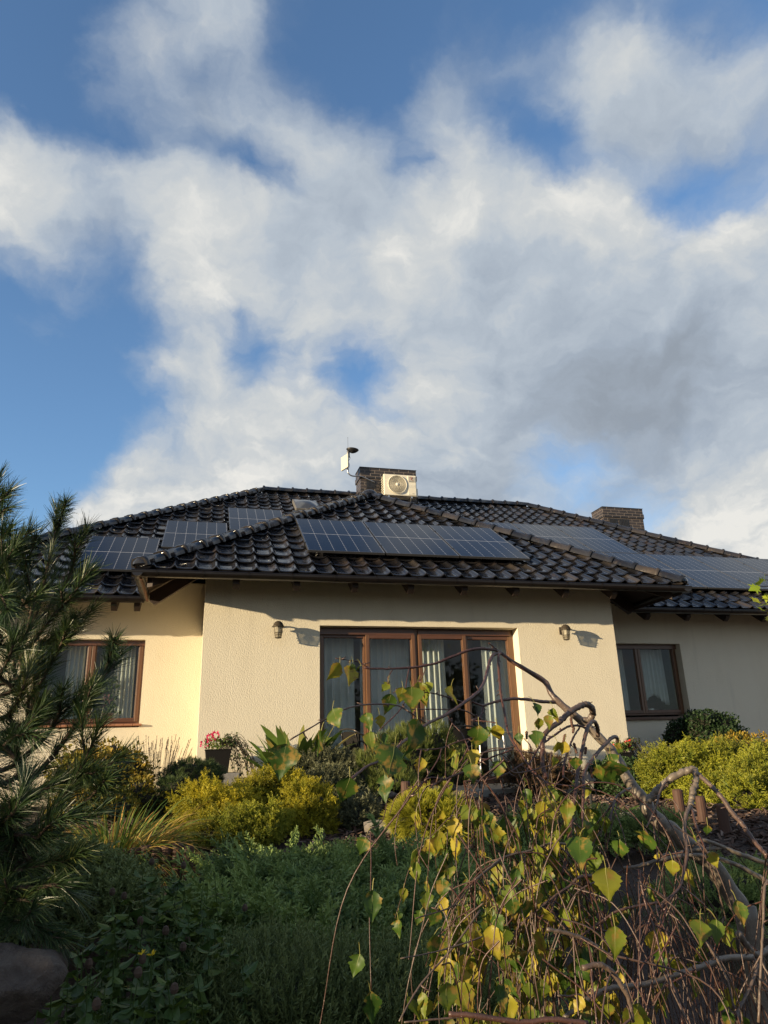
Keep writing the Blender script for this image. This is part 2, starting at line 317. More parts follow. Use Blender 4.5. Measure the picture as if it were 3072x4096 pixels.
M['spruce'] = foliage('dwarf_spruce', [(0, (.025, .050, .016)), (1, (.06, .095, .03))], trans=.1, tipcol=(.11, .15, .05))
M['grass'] = foliage('tan_green_grass', [(0, (.06, .12, .02)), (.45, (.15, .20, .035)), (.7, (.36, .25, .06)), (1, (.55, .32, .09))], trans=.3)
M['yleaf'] = foliage('yellowing_leaf', [(0, (.08, .10, .018)), (.45, (.24, .19, .025)), (1, (.40, .25, .03))], trans=.3)
M['lav'] = foliage('lavender', [(0, (.05, .065, .045)), (1, (.10, .115, .085))], trans=.1)
M['lavsp'] = foliage('dry_lavender_spike', [(0, (.10, .075, .055)), (1, (.17, .13, .09))], trans=.05)
M['herb'] = foliage('dark_herb_leaf', [(0, (.035, .07, .018)), (.6, (.07, .12, .025)), (1, (.14, .19, .03))], trans=.2)
M['canna'] = foliage('broad_blade_leaf', [(0, (.05, .10, .018)), (.7, (.12, .17, .03)), (1, (.25, .19, .05))], trans=.3)
M['bleaf'] = foliage('birch_leaf', [(0, (.030, .070, .012)), (.35, (.065, .115, .016)), (.6, (.16, .19, .02)), (.85, (.34, .29, .03)), (1, (.44, .33, .045))],
                     trans=.38, blotch=(.26, .17, .035), bsc=42, rough=.45)
M['vein'] = foliage('leaf_rib', [(0, (.14, .17, .05)), (1, (.35, .30, .09))], trans=.2)
M['maple'] = foliage('maple_leaf', [(0, (.16, .26, .02)), (.7, (.30, .36, .03)), (1, (.42, .38, .04))], trans=.45)
M['heath'] = foliage('brown_heather', [(0, (.06, .04, .02)), (1, (.15, .09, .045))], trans=.15)
M['trail'] = foliage('trailing_leaf', [(0, (.03, .055, .018)), (1, (.09, .11, .035))], trans=.2)
M['petal'] = foliage('pink_petal', [(0, (.62, .02, .10)), (1, (.80, .06, .22))], trans=.3)
M['redpetal'] = foliage('red_petal', [(0, (.65, .02, .02)), (1, (.85, .05, .03))], trans=.3)
M['cat'] = simple('catkin_brown', (.10, .05, .035), .9, 0, .4, 90, .8, 200)
M['mulch'] = foliage('bark_chip', [(0, (.04, .024, .018)), (.7, (.10, .060, .045)), (1, (.24, .18, .15))], trans=0, rough=.9)
M['ivy'] = foliage('dark_bush_leaf', [(0, (.016, .036, .012)), (1, (.035, .065, .02))], trans=.15)
def ground_mat():
    m, t, b = new_mat('garden_soil'); co = objc(t)
    n = noise(t, co, 1.1, 5, .6); n2 = noise(t, co, 30, 4, .7)
    soil = mix(t, n2, (.030, .019, .014), (.085, .055, .042)); turf = mix(t, n2, (.025, .035, .012), (.06, .07, .022))
    sp = N(t, 'ShaderNodeSeparateXYZ'); t.links.new(co, sp.inputs[0])
    f = math_(t, 'MULTIPLY', math_(t, 'SUBTRACT', n, .55, clamp=True), 8, clamp=True)
    t.links.new(mix(t, f, soil, turf), b.inputs['Base Color']); b.inputs['Roughness'].default_value = 1
    bump(t, b, n2, 1, .03); return m
M['ground'] = ground_mat()

# ------------------------------------------------------------------ mesh helpers
class MB:
    def __init__(s): s.V = []; s.F = []; s.n = 0; s.A = []; s.T = []; s.mi = []; s.UV = None
    def add(s, V, F, rnd=.5, tip=0., mi=0):
        """V (n,3); F list of index tuples or array (m,k)"""
        V = np.asarray(V, float); s.V.append(V); k = len(V)
        if isinstance(F, np.ndarray): s.F.append(F+s.n); s.mi.append(np.full(len(F), mi))
        else:
            by = {}
            for f in F: by.setdefault(len(f), []).append(f)
            for q in by.values(): s.F.append(np.array(q, int)+s.n); s.mi.append(np.full(len(q), mi))
        s.A.append(np.broadcast_to(np.asarray(rnd, float), (k,))); s.T.append(np.broadcast_to(np.asarray(tip, float), (k,)))
        s.n += k
    def box(s, a, b, mi=0, rot=None, about=None):
        (x0, y0, z0), (x1, y1, z1) = a, b
        V = np.array([[x, y, z] for x in (x0, x1) for y in (y0, y1) for z in (z0, z1)], float)
        if rot is not None: V = (V-about)@rot.T+about
        s.add(V, np.array([[0, 1, 3, 2], [4, 6, 7, 5], [0, 4, 5, 1], [2, 3, 7, 6], [0, 2, 6, 4], [1, 5, 7, 3]]), mi=mi)
    def tube(s, P, r, n=8, rnd=.5, mi=0, cap=True):
        P = np.asarray(P, float); m = len(P); r = np.broadcast_to(np.asarray(r, float), (m,))
        T = np.gradient(P, axis=0); T /= np.linalg.norm(T, axis=1)[:, None]+1e-12
        a = V3(0, 0, 1) if abs(T[0][2]) < .9 else V3(1, 0, 0)
        u = np.cross(T[0], a); u /= np.linalg.norm(u); U = []
        for i in range(m):
            u = u-T[i]*np.dot(u, T[i]); u /= np.linalg.norm(u)+1e-12; U.append(u)
        U = np.array(U); Wv = np.cross(T, U); th = np.arange(n)*2*math.pi/n
        V = P[:, None, :]+r[:, None, None]*(np.cos(th)[None, :, None]*U[:, None, :]+np.sin(th)[None, :, None]*Wv[:, None, :])
        i = np.arange(m-1)[:, None]*n; j = np.arange(n)[None, :]; k = (j+1) % n
        F = np.stack([i+j, i+k, i+n+k, i+n+j], -1).reshape(-1, 4)
        rr = np.repeat(np.broadcast_to(np.asarray(rnd, float), (m,)), n)
        s.add(V.reshape(-1, 3), F, rr, 0, mi)
        if cap:
            o = s.n-m*n; s.F.append(np.array([[o+q for q in range(n)][::-1]])); s.mi.append(np.array([mi]))
            s.F.append(np.array([[o+(m-1)*n+q for q in range(n)]])); s.mi.append(np.array([mi]))
    def lathe(s, prof, n=20, c=(0, 0, 0), mi=0, rot=None, rnd=.5):
        th = np.arange(n)*2*math.pi/n; V = np.array([[r*math.cos(t), r*math.sin(t), z] for r, z in prof for t in th])
        if rot is not None: V = V@np.asarray(rot).T
        V = V+np.asarray(c); m = len(prof); i = np.arange(m-1)[:, None]*n; j = np.arange(n)[None, :]; k = (j+1) % n
        s.add(V, np.stack([i+j, i+k, i+n+k, i+n+j], -1).reshape(-1, 4), rnd, 0, mi)
    def inst(s, tmpl, R, P, rnd=None, mi=0, S=None):
        """template (V,F,tip) placed k times; R (k,3,3) columns = local axes"""
        TV, TF, TT = tmpl; k = len(P); n = len(TV)
        X = np.einsum('kij,nj->kni', R, TV)
        if S is not None: X = X*np.asarray(S)[:, None, None]
        X = X+np.asarray(P)[:, None, :]
        if rnd is None: rnd = rng.random(k)
        for F in (TF if isinstance(TF, list) else [TF]):
            FF = (F[None]+(np.arange(k)*n)[:, None, None]).reshape(-1, F.shape[1]); s.F.append(FF+s.n); s.mi.append(np.full(len(FF), mi))
        s.V.append(X.reshape(-1, 3)); s.A.append(np.repeat(rnd, n)); s.T.append(np.tile(TT, k)); s.n += k*n
    def build(s, name, mats, parent=None, smooth=False, uv=None, bev=0):
        me = bpy.data.meshes.new(name)
        if s.n == 0: V = np.zeros((0, 3))
        V = np.concatenate(s.V); me.vertices.add(len(V)); me.vertices.foreach_set('co', V.ravel())
        lo = np.concatenate([f.ravel() for f in s.F]); sz = np.concatenate([np.full(len(f), f.shape[1]) for f in s.F])
        me.loops.add(len(lo)); me.loops.foreach_set('vertex_index', lo.astype(np.int32))
        me.polygons.add(len(sz)); me.polygons.foreach_set('loop_start', np.concatenate([[0], np.cumsum(sz)[:-1]]).astype(np.int32))
        me.polygons.foreach_set('material_index', np.concatenate(s.mi).astype(np.int32))
        me.polygons.foreach_set('use_smooth', np.full(len(sz), smooth))
        me.update(calc_edges=True)
        if V.size and me.validate(): pass
        a = me.attributes.new('rnd', 'FLOAT', 'POINT'); a.data.foreach_set('value', np.concatenate(s.A).astype(np.float32))
        a = me.attributes.new('tip', 'FLOAT', 'POINT'); a.data.foreach_set('value', np.concatenate(s.T).astype(np.float32))
        if uv is not None:
            l = me.uv_layers.new(name='UVMap'); co = V[lo]; l.data.foreach_set('uv', np.asarray(uv(co), np.float32).ravel())
        for m in (mats if isinstance(mats, (list, tuple)) else [mats]): me.materials.append(m)
        o = bpy.data.objects.new(name, me); C.objects.link(o)
        if parent: o.parent = parent; o.matrix_parent_inverse = parent.matrix_world.inverted()
        if bev:
            b = o.modifiers.new('bevel', 'BEVEL'); b.width = bev; b.segments = 2; b.limit_method = 'ANGLE'
        return o
def tag(o, label=None, cat=None, group=None, kind=None):
    if label: o['label'] = label
    if cat: o['category'] = cat
    if group: o['group'] = group
    if kind: o['kind'] = kind
    return o
def thing(name, loc, label, cat, group=None):
    o = bpy.data.objects.new(name, None); o.empty_display_size = .2; C.objects.link(o); o.location = [float(x) for x in loc]
    o.matrix_world = Matrix.Translation([float(x) for x in loc])
    return tag(o, label, cat, group)
def nrm(a): a = np.asarray(a, float); return a/(np.linalg.norm(a, axis=-1, keepdims=True)+1e-12)
def frames(Z, spin=None):
    """rotation matrices whose third column is Z, random spin"""
    Z = nrm(Z); k = len(Z); a = rng.normal(size=(k, 3)); X = nrm(np.cross(a, Z)); Y = np.cross(Z, X)
    return np.stack([X, Y, Z], -1)
def smooth_path(P, k=6):
    P = np.asarray(P, float); n = len(P)
    if n < 3: return P
    Q = np.vstack([2*P[0]-P[1], P, 2*P[-1]-P[-2]]); out = []
    for i in range(1, n):
        p0, p1, p2, p3 = Q[i-1], Q[i], Q[i+1], Q[i+2]
        for t in np.linspace(0, 1, k, endpoint=False):
            out.append(.5*((2*p1)+(-p0+p2)*t+(2*p0-5*p1+4*p2-p3)*t*t+(-p0+3*p1-3*p2+p3)*t**3))
    out.append(P[-1]); return np.array(out)

exec_parts = []
# ------------------------------------------------------------------ terrain
def gz(x, y):
    """garden slopes up to the house"""
    x = np.asarray(x, float); y = np.asarray(y, float)
    z = np.interp(y, [-6, 0, 2, 3, 4, 5, 6, 7, 8, 9, 12], [-1.75, -1.66, -1.52, -1.36, -1.17, -1.0, -.86, -.74, -.66, -.62, -.62])
    z = z-.10*np.clip((-1-x)/3, 0, 1)*np.clip((7-y)/4, 0, 1)
    return z+.025*np.sin(1.7*x+.6*y)*np.sin(1.3*y)
def build_ground():
    xs = np.concatenate([[-900, -300, -120, -60, -35, -20], np.arange(-14, 18.01, .22), [25, 40, 70, 150, 400, 900]])
    ys = np.concatenate([[-900, -300, -100, -50, -25, -12], np.arange(-6, 12.01, .2), [16, 25, 45, 80, 160, 400, 900]])
    X, Y = np.meshgrid(xs, ys); V = np.stack([X, Y, gz(X, Y)], -1).reshape(-1, 3); n = len(xs)
    i = np.arange(len(ys)-1)[:, None]*n; j = np.arange(n-1)[None, :]
    b = MB(); b.add(V, np.stack([i+j, i+j+1, i+n+j+1, i+n+j], -1).reshape(-1, 4))
    tag(b.build('ground', M['ground'], smooth=True), kind='structure')
    b = MB(); b.box((.9, 8.95, -.66), (6.3, 9.999, -.52)); tag(b.build('terrace', M['slab'], bev=.01), kind='structure')
build_ground()

# ------------------------------------------------------------------ house
T = .65
GLx, GRx, YE, ZE = -.81, 7.20, 9.24, 2.27
MLx, MRx, YM, ZM = -4.77, 14.62, 10.77, 2.24
YR = 16.85; ZR = ZM+T*(YR-YM); YB = 2*YR-YM
APY = YE+(GRx-GLx)/2; APX = (GLx+GRx)/2; APZ = ZE+T*(APY-YE)
house = thing('house', (3, 10, -.62), 'single-storey house with cream rendered walls and a dark glazed tile hip roof', 'house')
def build_walls():
    def wall(name, x0, x1, y0, y1, z0, z1, op=None, bt=None):
        b = MB()
        if op is None: b.box((x0, y0, z0), (x1, y1, z1))
        else:
            a, c, lo, hi = op
            b.box((x0, y0, z0), (a, y1, z1)); b.box((c, y0, z0), (x1, y1, z1)); b.box((a, y0, hi), (c, y1, z1))
            if lo > z0: b.box((a, y0, z0), (c, y1, lo))
        return b.build(name, M['plaster'], house)
    wall('front_wall', .03, 6.36, 10, 10.36, -.75, 2.66, (1.64, 4.70, -.52, 1.70))
    wall('side_wall', .03, .36, 10.36, 11.5, -.75, 2.64); wall('side_wall', 6.03, 6.36, 10.36, 11.5, -.75, 2.64)
    wall('wing_wall', -4.0, .36, 11.5, 11.86, -.75, 2.60, (-2.36, -.82, .41, 1.70))
    wall('wing_wall', 6.03, 13.85, 11.5, 11.86, -.75, 2.60, (7.10, 8.65, .38, 1.70))
    wall('end_wall', -4.0, -3.7, 11.86, 22, -.75, 2.60); wall('end_wall', 13.55, 13.85, 11.86, 22, -.75, 2.60)
    wall('rear_wall', -3.7, 13.55, 21.7, 22, -.75, 2.60)
    # rooms: dark inside, seen through the glass
    for (x0, x1, y0, y1, zf) in ((.37, 6.02, 10.37, 15.3, -.51), (-3.6, .2, 11.87, 15.0, -.50), (6.4, 10.4, 11.87, 15.0, -.50)):
        b = MB(); V = [(x0, y0, zf), (x1, y0, zf), (x1, y1, zf), (x0, y1, zf), (x0, y0, 2.3), (x1, y0, 2.3), (x1, y1, 2.3), (x0, y1, 2.3)]
        b.add(V, [(0, 1, 2, 3)], mi=1); b.add(V, [(4, 5, 6, 7), (0, 3, 7, 4), (1, 2, 6, 5), (3, 2, 6, 7)], mi=0)
        b.build('room', [M['room'], M['roomfloor']], house)
build_walls()

roof = None
TW, TL = .26, .345
def tile_template(nu=11):
    q = np.linspace(0, 1, nu) if nu > 6 else np.array([0, .45, .6, .75, .9, 1.])
    if nu > 6: q = np.array([0, .05, .25, .45, .56, .63, .70, .78, .86, .93, .98, 1.0])
    h = .046*np.exp(-((q-.78)/.115)**2)+.006*np.exp(-((q-.0)/.06)**2)-.002*np.sin(np.pi*np.clip(q/.55, 0, 1))
    rows = [(-.004, -.020), (-.006, -.002), (.004, .004), (.03, .003), (.19, 0), (.375, 0)]
    V = []; 
    for k, (s, dh) in enumerate(rows):
        for a, hh in zip(q, h):
            nose = -.006*math.exp(-((a-.78)/.10)**2) if k < 3 else 0
            V.append((a*(TW+.006), s+nose, hh+dh+.030*(1-s/TL)))
    n = len(q); V += V[n:2*n]; r0 = len(rows); F = [(c, c+1, r0*n+c+1, r0*n+c) for c in range(n-1)]+[(r*n+c, r*n+c+1, (r+1)*n+c+1, (r+1)*n+c) for r in range(1, len(rows)-1) for c in range(n-1)]
    return np.array(V), np.array(F), np.zeros(len(V))
def roof_plane(name, O, U, S, width, run, cuts, skip=None):
    """tiles on one roof slope. O eave corner, U along the eave, S horizontal up-slope, run horizontal depth"""
    O, U, S = map(lambda a: np.asarray(a, float), (O, U, S)); k = math.hypot(1, T)
    SD = (S+V3(0, 0, T))/k; NN = np.cross(U, SD); NN *= np.sign(NN[2]); tm = tile_template(); P = []; R = []
    nu = int(width/TW)+2; ns = int(run*k/TL)+2
    for j in range(ns):
        for i in range(nu):
            p = O+U*(i*TW)+SD*(j*TL)
            c = p+U*TW/2+SD*TL/2
            bad = False
            for (q, n) in cuts:
                if np.dot(c-np.asarray(q), n) < -.35: bad = True
            if bad or (skip and skip(c)): continue
            a, b_, g = rng.normal(0, .012), rng.normal(0, .010), rng.normal(0, .006)
            X = nrm(U+NN*a+SD*g); Y = SD+NN*b_; Y = nrm(Y-X*np.dot(X, Y)); Z = np.cross(X, Y)
            if Z[2] < 0: Z = -Z
            P.append(p); R.append(np.stack([X, Y, Z], -1))
    b = MB(); b.inst(tm, np.array(R), np.array(P)); o = b.build(name, M['tile'], roof, smooth=True)
    bm = bmesh.new(); bm.from_mesh(o.data)
    for (q, n) in cuts:
        bmesh.ops.bisect_plane(bm, geom=bm.verts[:]+bm.edges[:]+bm.faces[:], plane_co=q, plane_no=[-x for x in n], clear_outer=True)
    bmesh.ops.recalc_face_normals
    bm.to_mesh(o.data); bm.free(); return o
r2 = 1/math.sqrt(2)
def build_roof():
    global roof
    b = MB(); d = -.05
    A = lambda x, y, z: (x, y, z+d)
    ap = (APX, APY, APZ); vy = YM+(APX-GLx); vz = ZM+T*(vy-YM)
    b.add([A(GLx, YE, ZE), A(GRx, YE, ZE), A(*ap)], [(0, 1, 2)])
    b.add([A(GLx, YE, ZE), A(*ap), A(APX, vy, APZ), A(GLx, YM, ZE)], [(0, 1, 2, 3)])
    b.add([A(GRx, YE, ZE), A(*ap), A(APX, vy, APZ), A(GRx, YM, ZE)], [(0, 1, 2, 3)])
    rl, rr = MLx+YR-YM, MRx-(YR-YM)
    b.add([A(MLx, YM, ZM), A(GLx, YM, ZM), A(APX, vy, vz), A(GRx, YM, ZM), A(MRx, YM, ZM), A(rr, YR, ZR), A(rl, YR, ZR)], [(0, 1, 2, 6), (2, 3, 4, 5), (2, 5, 6)])
    b.add([A(MLx, YM, ZM), A(rl, YR, ZR), A(MLx, YB, ZM)], [(0, 1, 2)]); b.add([A(MRx, YM, ZM), A(rr, YR, ZR), A(MRx, YB, ZM)], [(0, 1, 2)])
    b.add([A(MLx, YB, ZM), A(MRx, YB, ZM), A(rr, YR, ZR), A(rl, YR, ZR)], [(0, 1, 2, 3)])
    roof = b.build('roof', M['board'], house)
    hl = ((GLx, YE, 0), (r2, -r2, 0)); hr = ((GRx, YE, 0), (-r2, -r2, 0))
    roof_plane('tile_slope', (GLx-.03, YE-.03, ZE-.02), (1, 0, 0), (0, 1, 0), GRx-GLx+.1, APY-YE, [hl, hr])
    val = ((GLx, YM, 0), (-r2, r2, 0)); hl2 = ((GLx, YE, 0), (-r2, r2, 0))
    roof_plane('tile_slope', (GLx-.03, vy+.3, ZE-.02), (0, -1, 0), (1, 0, 0), vy-YE+.6, APX-GLx, [hl2, ((GLx, YM, 0), (r2, -r2, 0))])
    roof_plane('tile_slope', (GRx+.03, YE-.2, ZE-.02), (0, 1, 0), (-1, 0, 0), vy-YE+.6, APX-GLx, [((GRx, YE, 0), (r2, r2, 0)), ((GRx, YM, 0), (-r2, -r2, 0))])
    tri = lambda c: (c[0]-GLx > c[1]-YM+.12) and (GRx-c[0] > c[1]-YM+.12)
    roof_plane('tile_slope', (MLx-.03, YM-.03, ZM-.02), (1, 0, 0), (0, 1, 0), MRx-MLx+.1, YR-YM, [((MLx, YM, 0), (r2, -r2, 0)), ((MRx, YM, 0), (-r2, -r2, 0)), ((0, YR, 0), (0, -1, 0))], tri)
    roof_plane('tile_slope', (MLx-.03, YB+.1, ZM-.02), (0, -1, 0), (1, 0, 0), YB-YM+.3, YR-YM, [((MLx, YM, 0), (-r2, r2, 0)), ((MLx, YB, 0), (-r2, -r2, 0))])
    roof_plane('tile_slope', (MRx+.03, YM-.1, ZM-.02), (0, 1, 0), (-1, 0, 0), YB-YM+.3, YR-YM, [((MRx, YM, 0), (r2, r2, 0)), ((MRx, YB, 0), (r2, -r2, 0))])
    # ridge and hip caps
    def caps(a, c, label_end=False, lift=.052):
        a = V3(*a)+V3(0, 0, lift); c = V3(*c)+V3(0, 0, lift); D = c-a; L = np.linalg.norm(D); D /= L; X = D; Yv = nrm(np.cross(V3(0, 0, 1), X)); Z = np.cross(X, Yv)
        n = max(1, round(L/.365)); s = L/n; ang = np.linspace(-.1, math.pi+.1, 11); bmm = MB()
        prof = [(0, .133), (.012, .140), (.045, .140), (.058, .120), (.30, .112), (s+.02, .108)]
        tv = []; 
        for (x, r) in prof:
            for t in ang: tv.append((x, -r*math.cos(t)*1.12, r*1.05*max(math.sin(t), -.3)*(.80 if abs(math.cos(t)) < .35 else .96)-.02))
        m = len(ang); F = np.array([(i*m+j, i*m+j+1, (i+1)*m+j+1, (i+1)*m+j) for i in range(len(prof)-1) for j in range(m-1)])
        fr = np.array([[j for j in range(m)]])
        R = []; P = []
        for k in range(n):
            e = rng.normal(0, .008, 2); x2 = nrm(X+Yv*e[0]+Z*e[1]); y2 = nrm(Yv-x2*np.dot(x2, Yv)); R.append(np.stack([x2, y2, np.cross(x2, y2)], -1)); P.append(a+D*(k*s))
        bmm.inst((np.array(tv), F, np.zeros(len(tv))), np.array(R), np.array(P)); bmm.inst((np.array(tv), fr, np.zeros(len(tv))), np.array(R), np.array(P))
        return bmm.build('ridge_caps', M['tile'], roof, smooth=True)
    caps((GLx, YE, ZE), ap); caps((GRx, YE, ZE), ap); caps((APX, APY, APZ), (APX, vy, APZ))
    caps((MLx, YM, ZM), (rl, YR, ZR)); caps((MRx, YM, ZM), (rr, YR, ZR)); caps((rl, YR, ZR), (rr, YR, ZR))
    # shell-shaped end pieces
    for (p, sx) in (((GLx, YE, ZE), -1), ((GRx, YE, ZE), 1), ((MLx, YM, ZM), -1), ((MRx, YM, ZM), 1)):
        b = MB(); th = np.linspace(0, math.pi/2, 7)
        rt = np.array([[r2*-sx, r2*sx, 0], [r2, r2, 0], [0, 0, 1]]).T if False else np.eye(3)
        b.lathe([(.135*math.cos(t)+1e-4, .125*math.sin(t)) for t in th], 16, V3(*p)+V3(-sx*.05, .05, .045)); b.build('hip_end', M['tile'], roof, smooth=True)
    b = MB(); th = np.linspace(0, math.pi/2, 6); b.lathe([(.17*math.cos(t)+1e-4, .12*math.sin(t)) for t in th], 14, V3(*ap)+V3(0, 0, .05)); b.build('hip_junction', M['tile'], roof, smooth=True)
    # ridge vent mesh strip, lead strip by the dome
    # rafters
    def rafter(p, sdir, width, ln, ze):
        """p eave point (x,y), sdir horizontal inward"""
        sd = V3(*sdir, 0); w = nrm(np.cross(sd, V3(0, 0, 1)))*width/2; pr = [(.07, -.09), (.07, -.20), (.15, -.31), (ln, -.27), (ln, -.09)]
        V = []
        for sg in (-1, 1):
            for (s, h) in pr: V.append(V3(p[0], p[1], ze)+sd*s+V3(0, 0, T*s+h)+w*sg)
        F = [(0, 1, 2, 3, 4), (9, 8, 7, 6, 5)]+[(i, (i+1) % 5, 5+(i+1) % 5, 5+i) for i in range(5)]
        b = MB(); b.add(V, F); b.build('rafter', M['rafter'], roof)
    for k in range(8): rafter((.42+.80*k, YE), (0, 1), .085, .84, ZE)
    for x in (-3.6, -2.8, -2.0, -1.2, -.93): rafter((x if x > -1.1 else x-.05, YM), (0, 1), .085, .8, ZM)
    for k in range(8): rafter((7.62+.82*k, YM), (0, 1), .085, .8, ZM)
    for y, l_ in ((10.56, .84),): rafter((GLx, y), (1, 0), .085, l_, ZE); rafter((GRx, y), (-1, 0), .085, l_, ZE)
    # diagonal hip rafters and wall plate ends
    for (x, sx) in ((GLx, 1), (GRx, -1)):
        b = MB(); P0 = V3(x+sx*.14, YE+.14, ZE-.12+.11*T); P1 = V3(x+sx*.86, YE+.86, ZE-.12+.83*T*.98); w = V3(r2, -sx*r2, 0)*.05
        V = [P0-w, P0+w, P0+w-V3(0, 0, .16), P0-w-V3(0, 0, .16), P1-w, P1+w, P1+w-V3(0, 0, .16), P1-w-V3(0, 0, .16)]
        b.add(V, [(0, 1, 2, 3), (7, 6, 5, 4), (0, 4, 5, 1), (1, 5, 6, 2), (2, 6, 7, 3), (3, 7, 4, 0)]); b.build('hip_rafter', M['rafter'], roof)
    # boards behind the side gutters
    for x0, x1 in ((GLx+.02, GLx+.045), (GRx-.045, GRx-.02)):
        b = MB(); b.box((x0, YE+.05, ZE-.14), (x1, YM-.08, ZE-.045)); b.build('fascia_board', M['fascia'] if x0 < 0 else M['rafter'], roof)  # left pale, right dark: sun and shade put into the wood colour
    for (x0, x1, y, z) in ((GLx+.05, GRx-.05, YE+.02, ZE), (MLx+.05, GLx-.1, YM+.02, ZM), (GRx+.1, MRx-.05, YM+.02, ZM)):
        b = MB(); b.box((x0, y, z-.11), (x1, y+.022, z-.046)); b.build('fascia_board', M['rafter'], roof)
build_roof()

def gutter(a, c, out, brackets):
    """half-round gutter from a to c (top centre line), out = horizontal outward direction"""
    a, c, out = V3(*a), V3(*c), V3(*out); D = nrm(c-a); b = MB(); R = .070
    sec = [(-R*math.cos(t)*1.0, -R*math.sin(t)) for t in np.linspace(0, math.pi, 13)]
    sec = [(x, z) for x, z in sec]; sec[-1] = (R, .004)
    inner = [(x*.93, z*.93) for x, z in sec][::-1]; bead = [(R+.006, .008), (R+.002, .016), (R-.006, .010)]
    full = sec+bead+inner; n = len(full)
    V = [p+out*x+V3(0, 0, z) for p in (a, c) for x, z in full]
    b.add(V, [(i, (i+1) % n, n+(i+1) % n, n+i) for i in range(n)])
    for p in (a, c): b.add([p+out*x+V3(0, 0, z) for x, z in sec], [tuple(range(len(sec)))])
    g = b.build('gutter', M['gutter'], roof)
    for s in brackets:
        bb = MB(); q = a+D*s; Rb = .074
        s2 = [(-Rb*math.cos(t), -Rb*math.sin(t)) for t in np.linspace(0, math.pi, 11)]+[(Rb+.004, .014)]
        s3 = [(x*.96, z*.96) for x, z in s2]; m = len(s2)
        V = [q+D*e+out*x+V3(0, 0, z) for e in (-.012, .012) for x, z in s2+s3[::-1]]; k = 2*m
        bb.add(V, [(i, (i+1) % k, k+(i+1) % k, k+i) for i in range(k)]+[(i, i+1, k-2-i, k-1-i) for i in range(m-1)]+[(k+i, k+k-1-i, k+k-2-i, k+i+1) for i in range(m-1)])
        bb.build('bracket', M['gutter'], g)
    return g
ZG = 2.225
gutter((GLx-.075, YE-.005, ZG), (GRx+.075, YE-.005, ZG), (0, -1, 0), [.30+.575*k for k in range(14)])
gutter((GLx-.005, YE-.07, ZG-.001), (GLx-.005, YM-.02, ZG-.001), (-1, 0, 0), [.25, .72, 1.2])
gutter((GRx+.005, YE-.07, ZG-.001), (GRx+.005, YM-.02, ZG-.001), (1, 0, 0), [.25, .72, 1.2])
gutter((MLx-.07, YM-.005, ZG-.03), (GLx-.02, YM-.005, ZG-.03), (0, -1, 0), [.3+.575*k for k in range(7)])
gutter((GRx+.02, YM-.005, ZG-.03), (MRx+.07, YM-.005, ZG-.03), (0, -1, 0), [.3+.575*k for k in range(13)])
gutter((MLx-.005, YM-.07, ZG-.031), (MLx-.005, YB, ZG-.031), (-1, 0, 0), [])

# windows and door --------------------------------------------------
def sash(parent, x0, x1, z0, z1, y, w=.052, nm='sash', gl=True, handle=None):
    b = MB(); d = .055
    b.box((x0, y, z0), (x0+w, y+d, z1)); b.box((x1-w, y, z0), (x1, y+d, z1))
    b2 = MB()
    b.box((x0+w, y+.001, z1-w), (x1-w, y+d, z1), mi=1); b.box((x0+w, y+.001, z0), (x1-w, y+d, z0+w*1.15), mi=1)
    # glazing bead, a step inside the sash
    for (a, c) in (((x0+w, y+.022, z0+w*1.15), (x0+w+.012, y+d, z1-w)), ((x1-w-.012, y+.022, z0+w*1.15), (x1-w, y+d, z1-w))): b.box(a, c)
    s = b.build(nm, [M['frame'], M['frameh']], parent, bev=.006)
    g = MB(); g.box((x0+w+.001, y+.032, z0+w), (x1-w-.001, y+.040, z1-w)); g.build('pane', M['glass'], s)
    return s
def window(x0, x1, z0, z1, y, split, name='window'):
    b = MB(); d = .07; w = .05
    b.box((x0, y, z0), (x0+w, y+d, z1)); b.box((x1-w, y, z0), (x1, y+d, z1)); b.box((x0+w, y+.001, z1-w), (x1-w, y+d, z1), mi=1); b.box((x0+w, y+.001, z0), (x1-w, y+d, z0+w), mi=1)
    win = b.build(name, [M['frame'], M['frameh']], house, bev=.005)
    sp = [x0+.03]+split+[x1-.03]
    for i in range(len(sp)-1): sash(win, sp[i]+.003, sp[i+1]-.003, z0+.03, z1-.03, y-.02)
    return win
wl = window(-2.36, -.82, .46, 1.70, 11.64, [-1.59]); wr = window(7.10, 8.65, .44, 1.70, 11.66, [7.83])
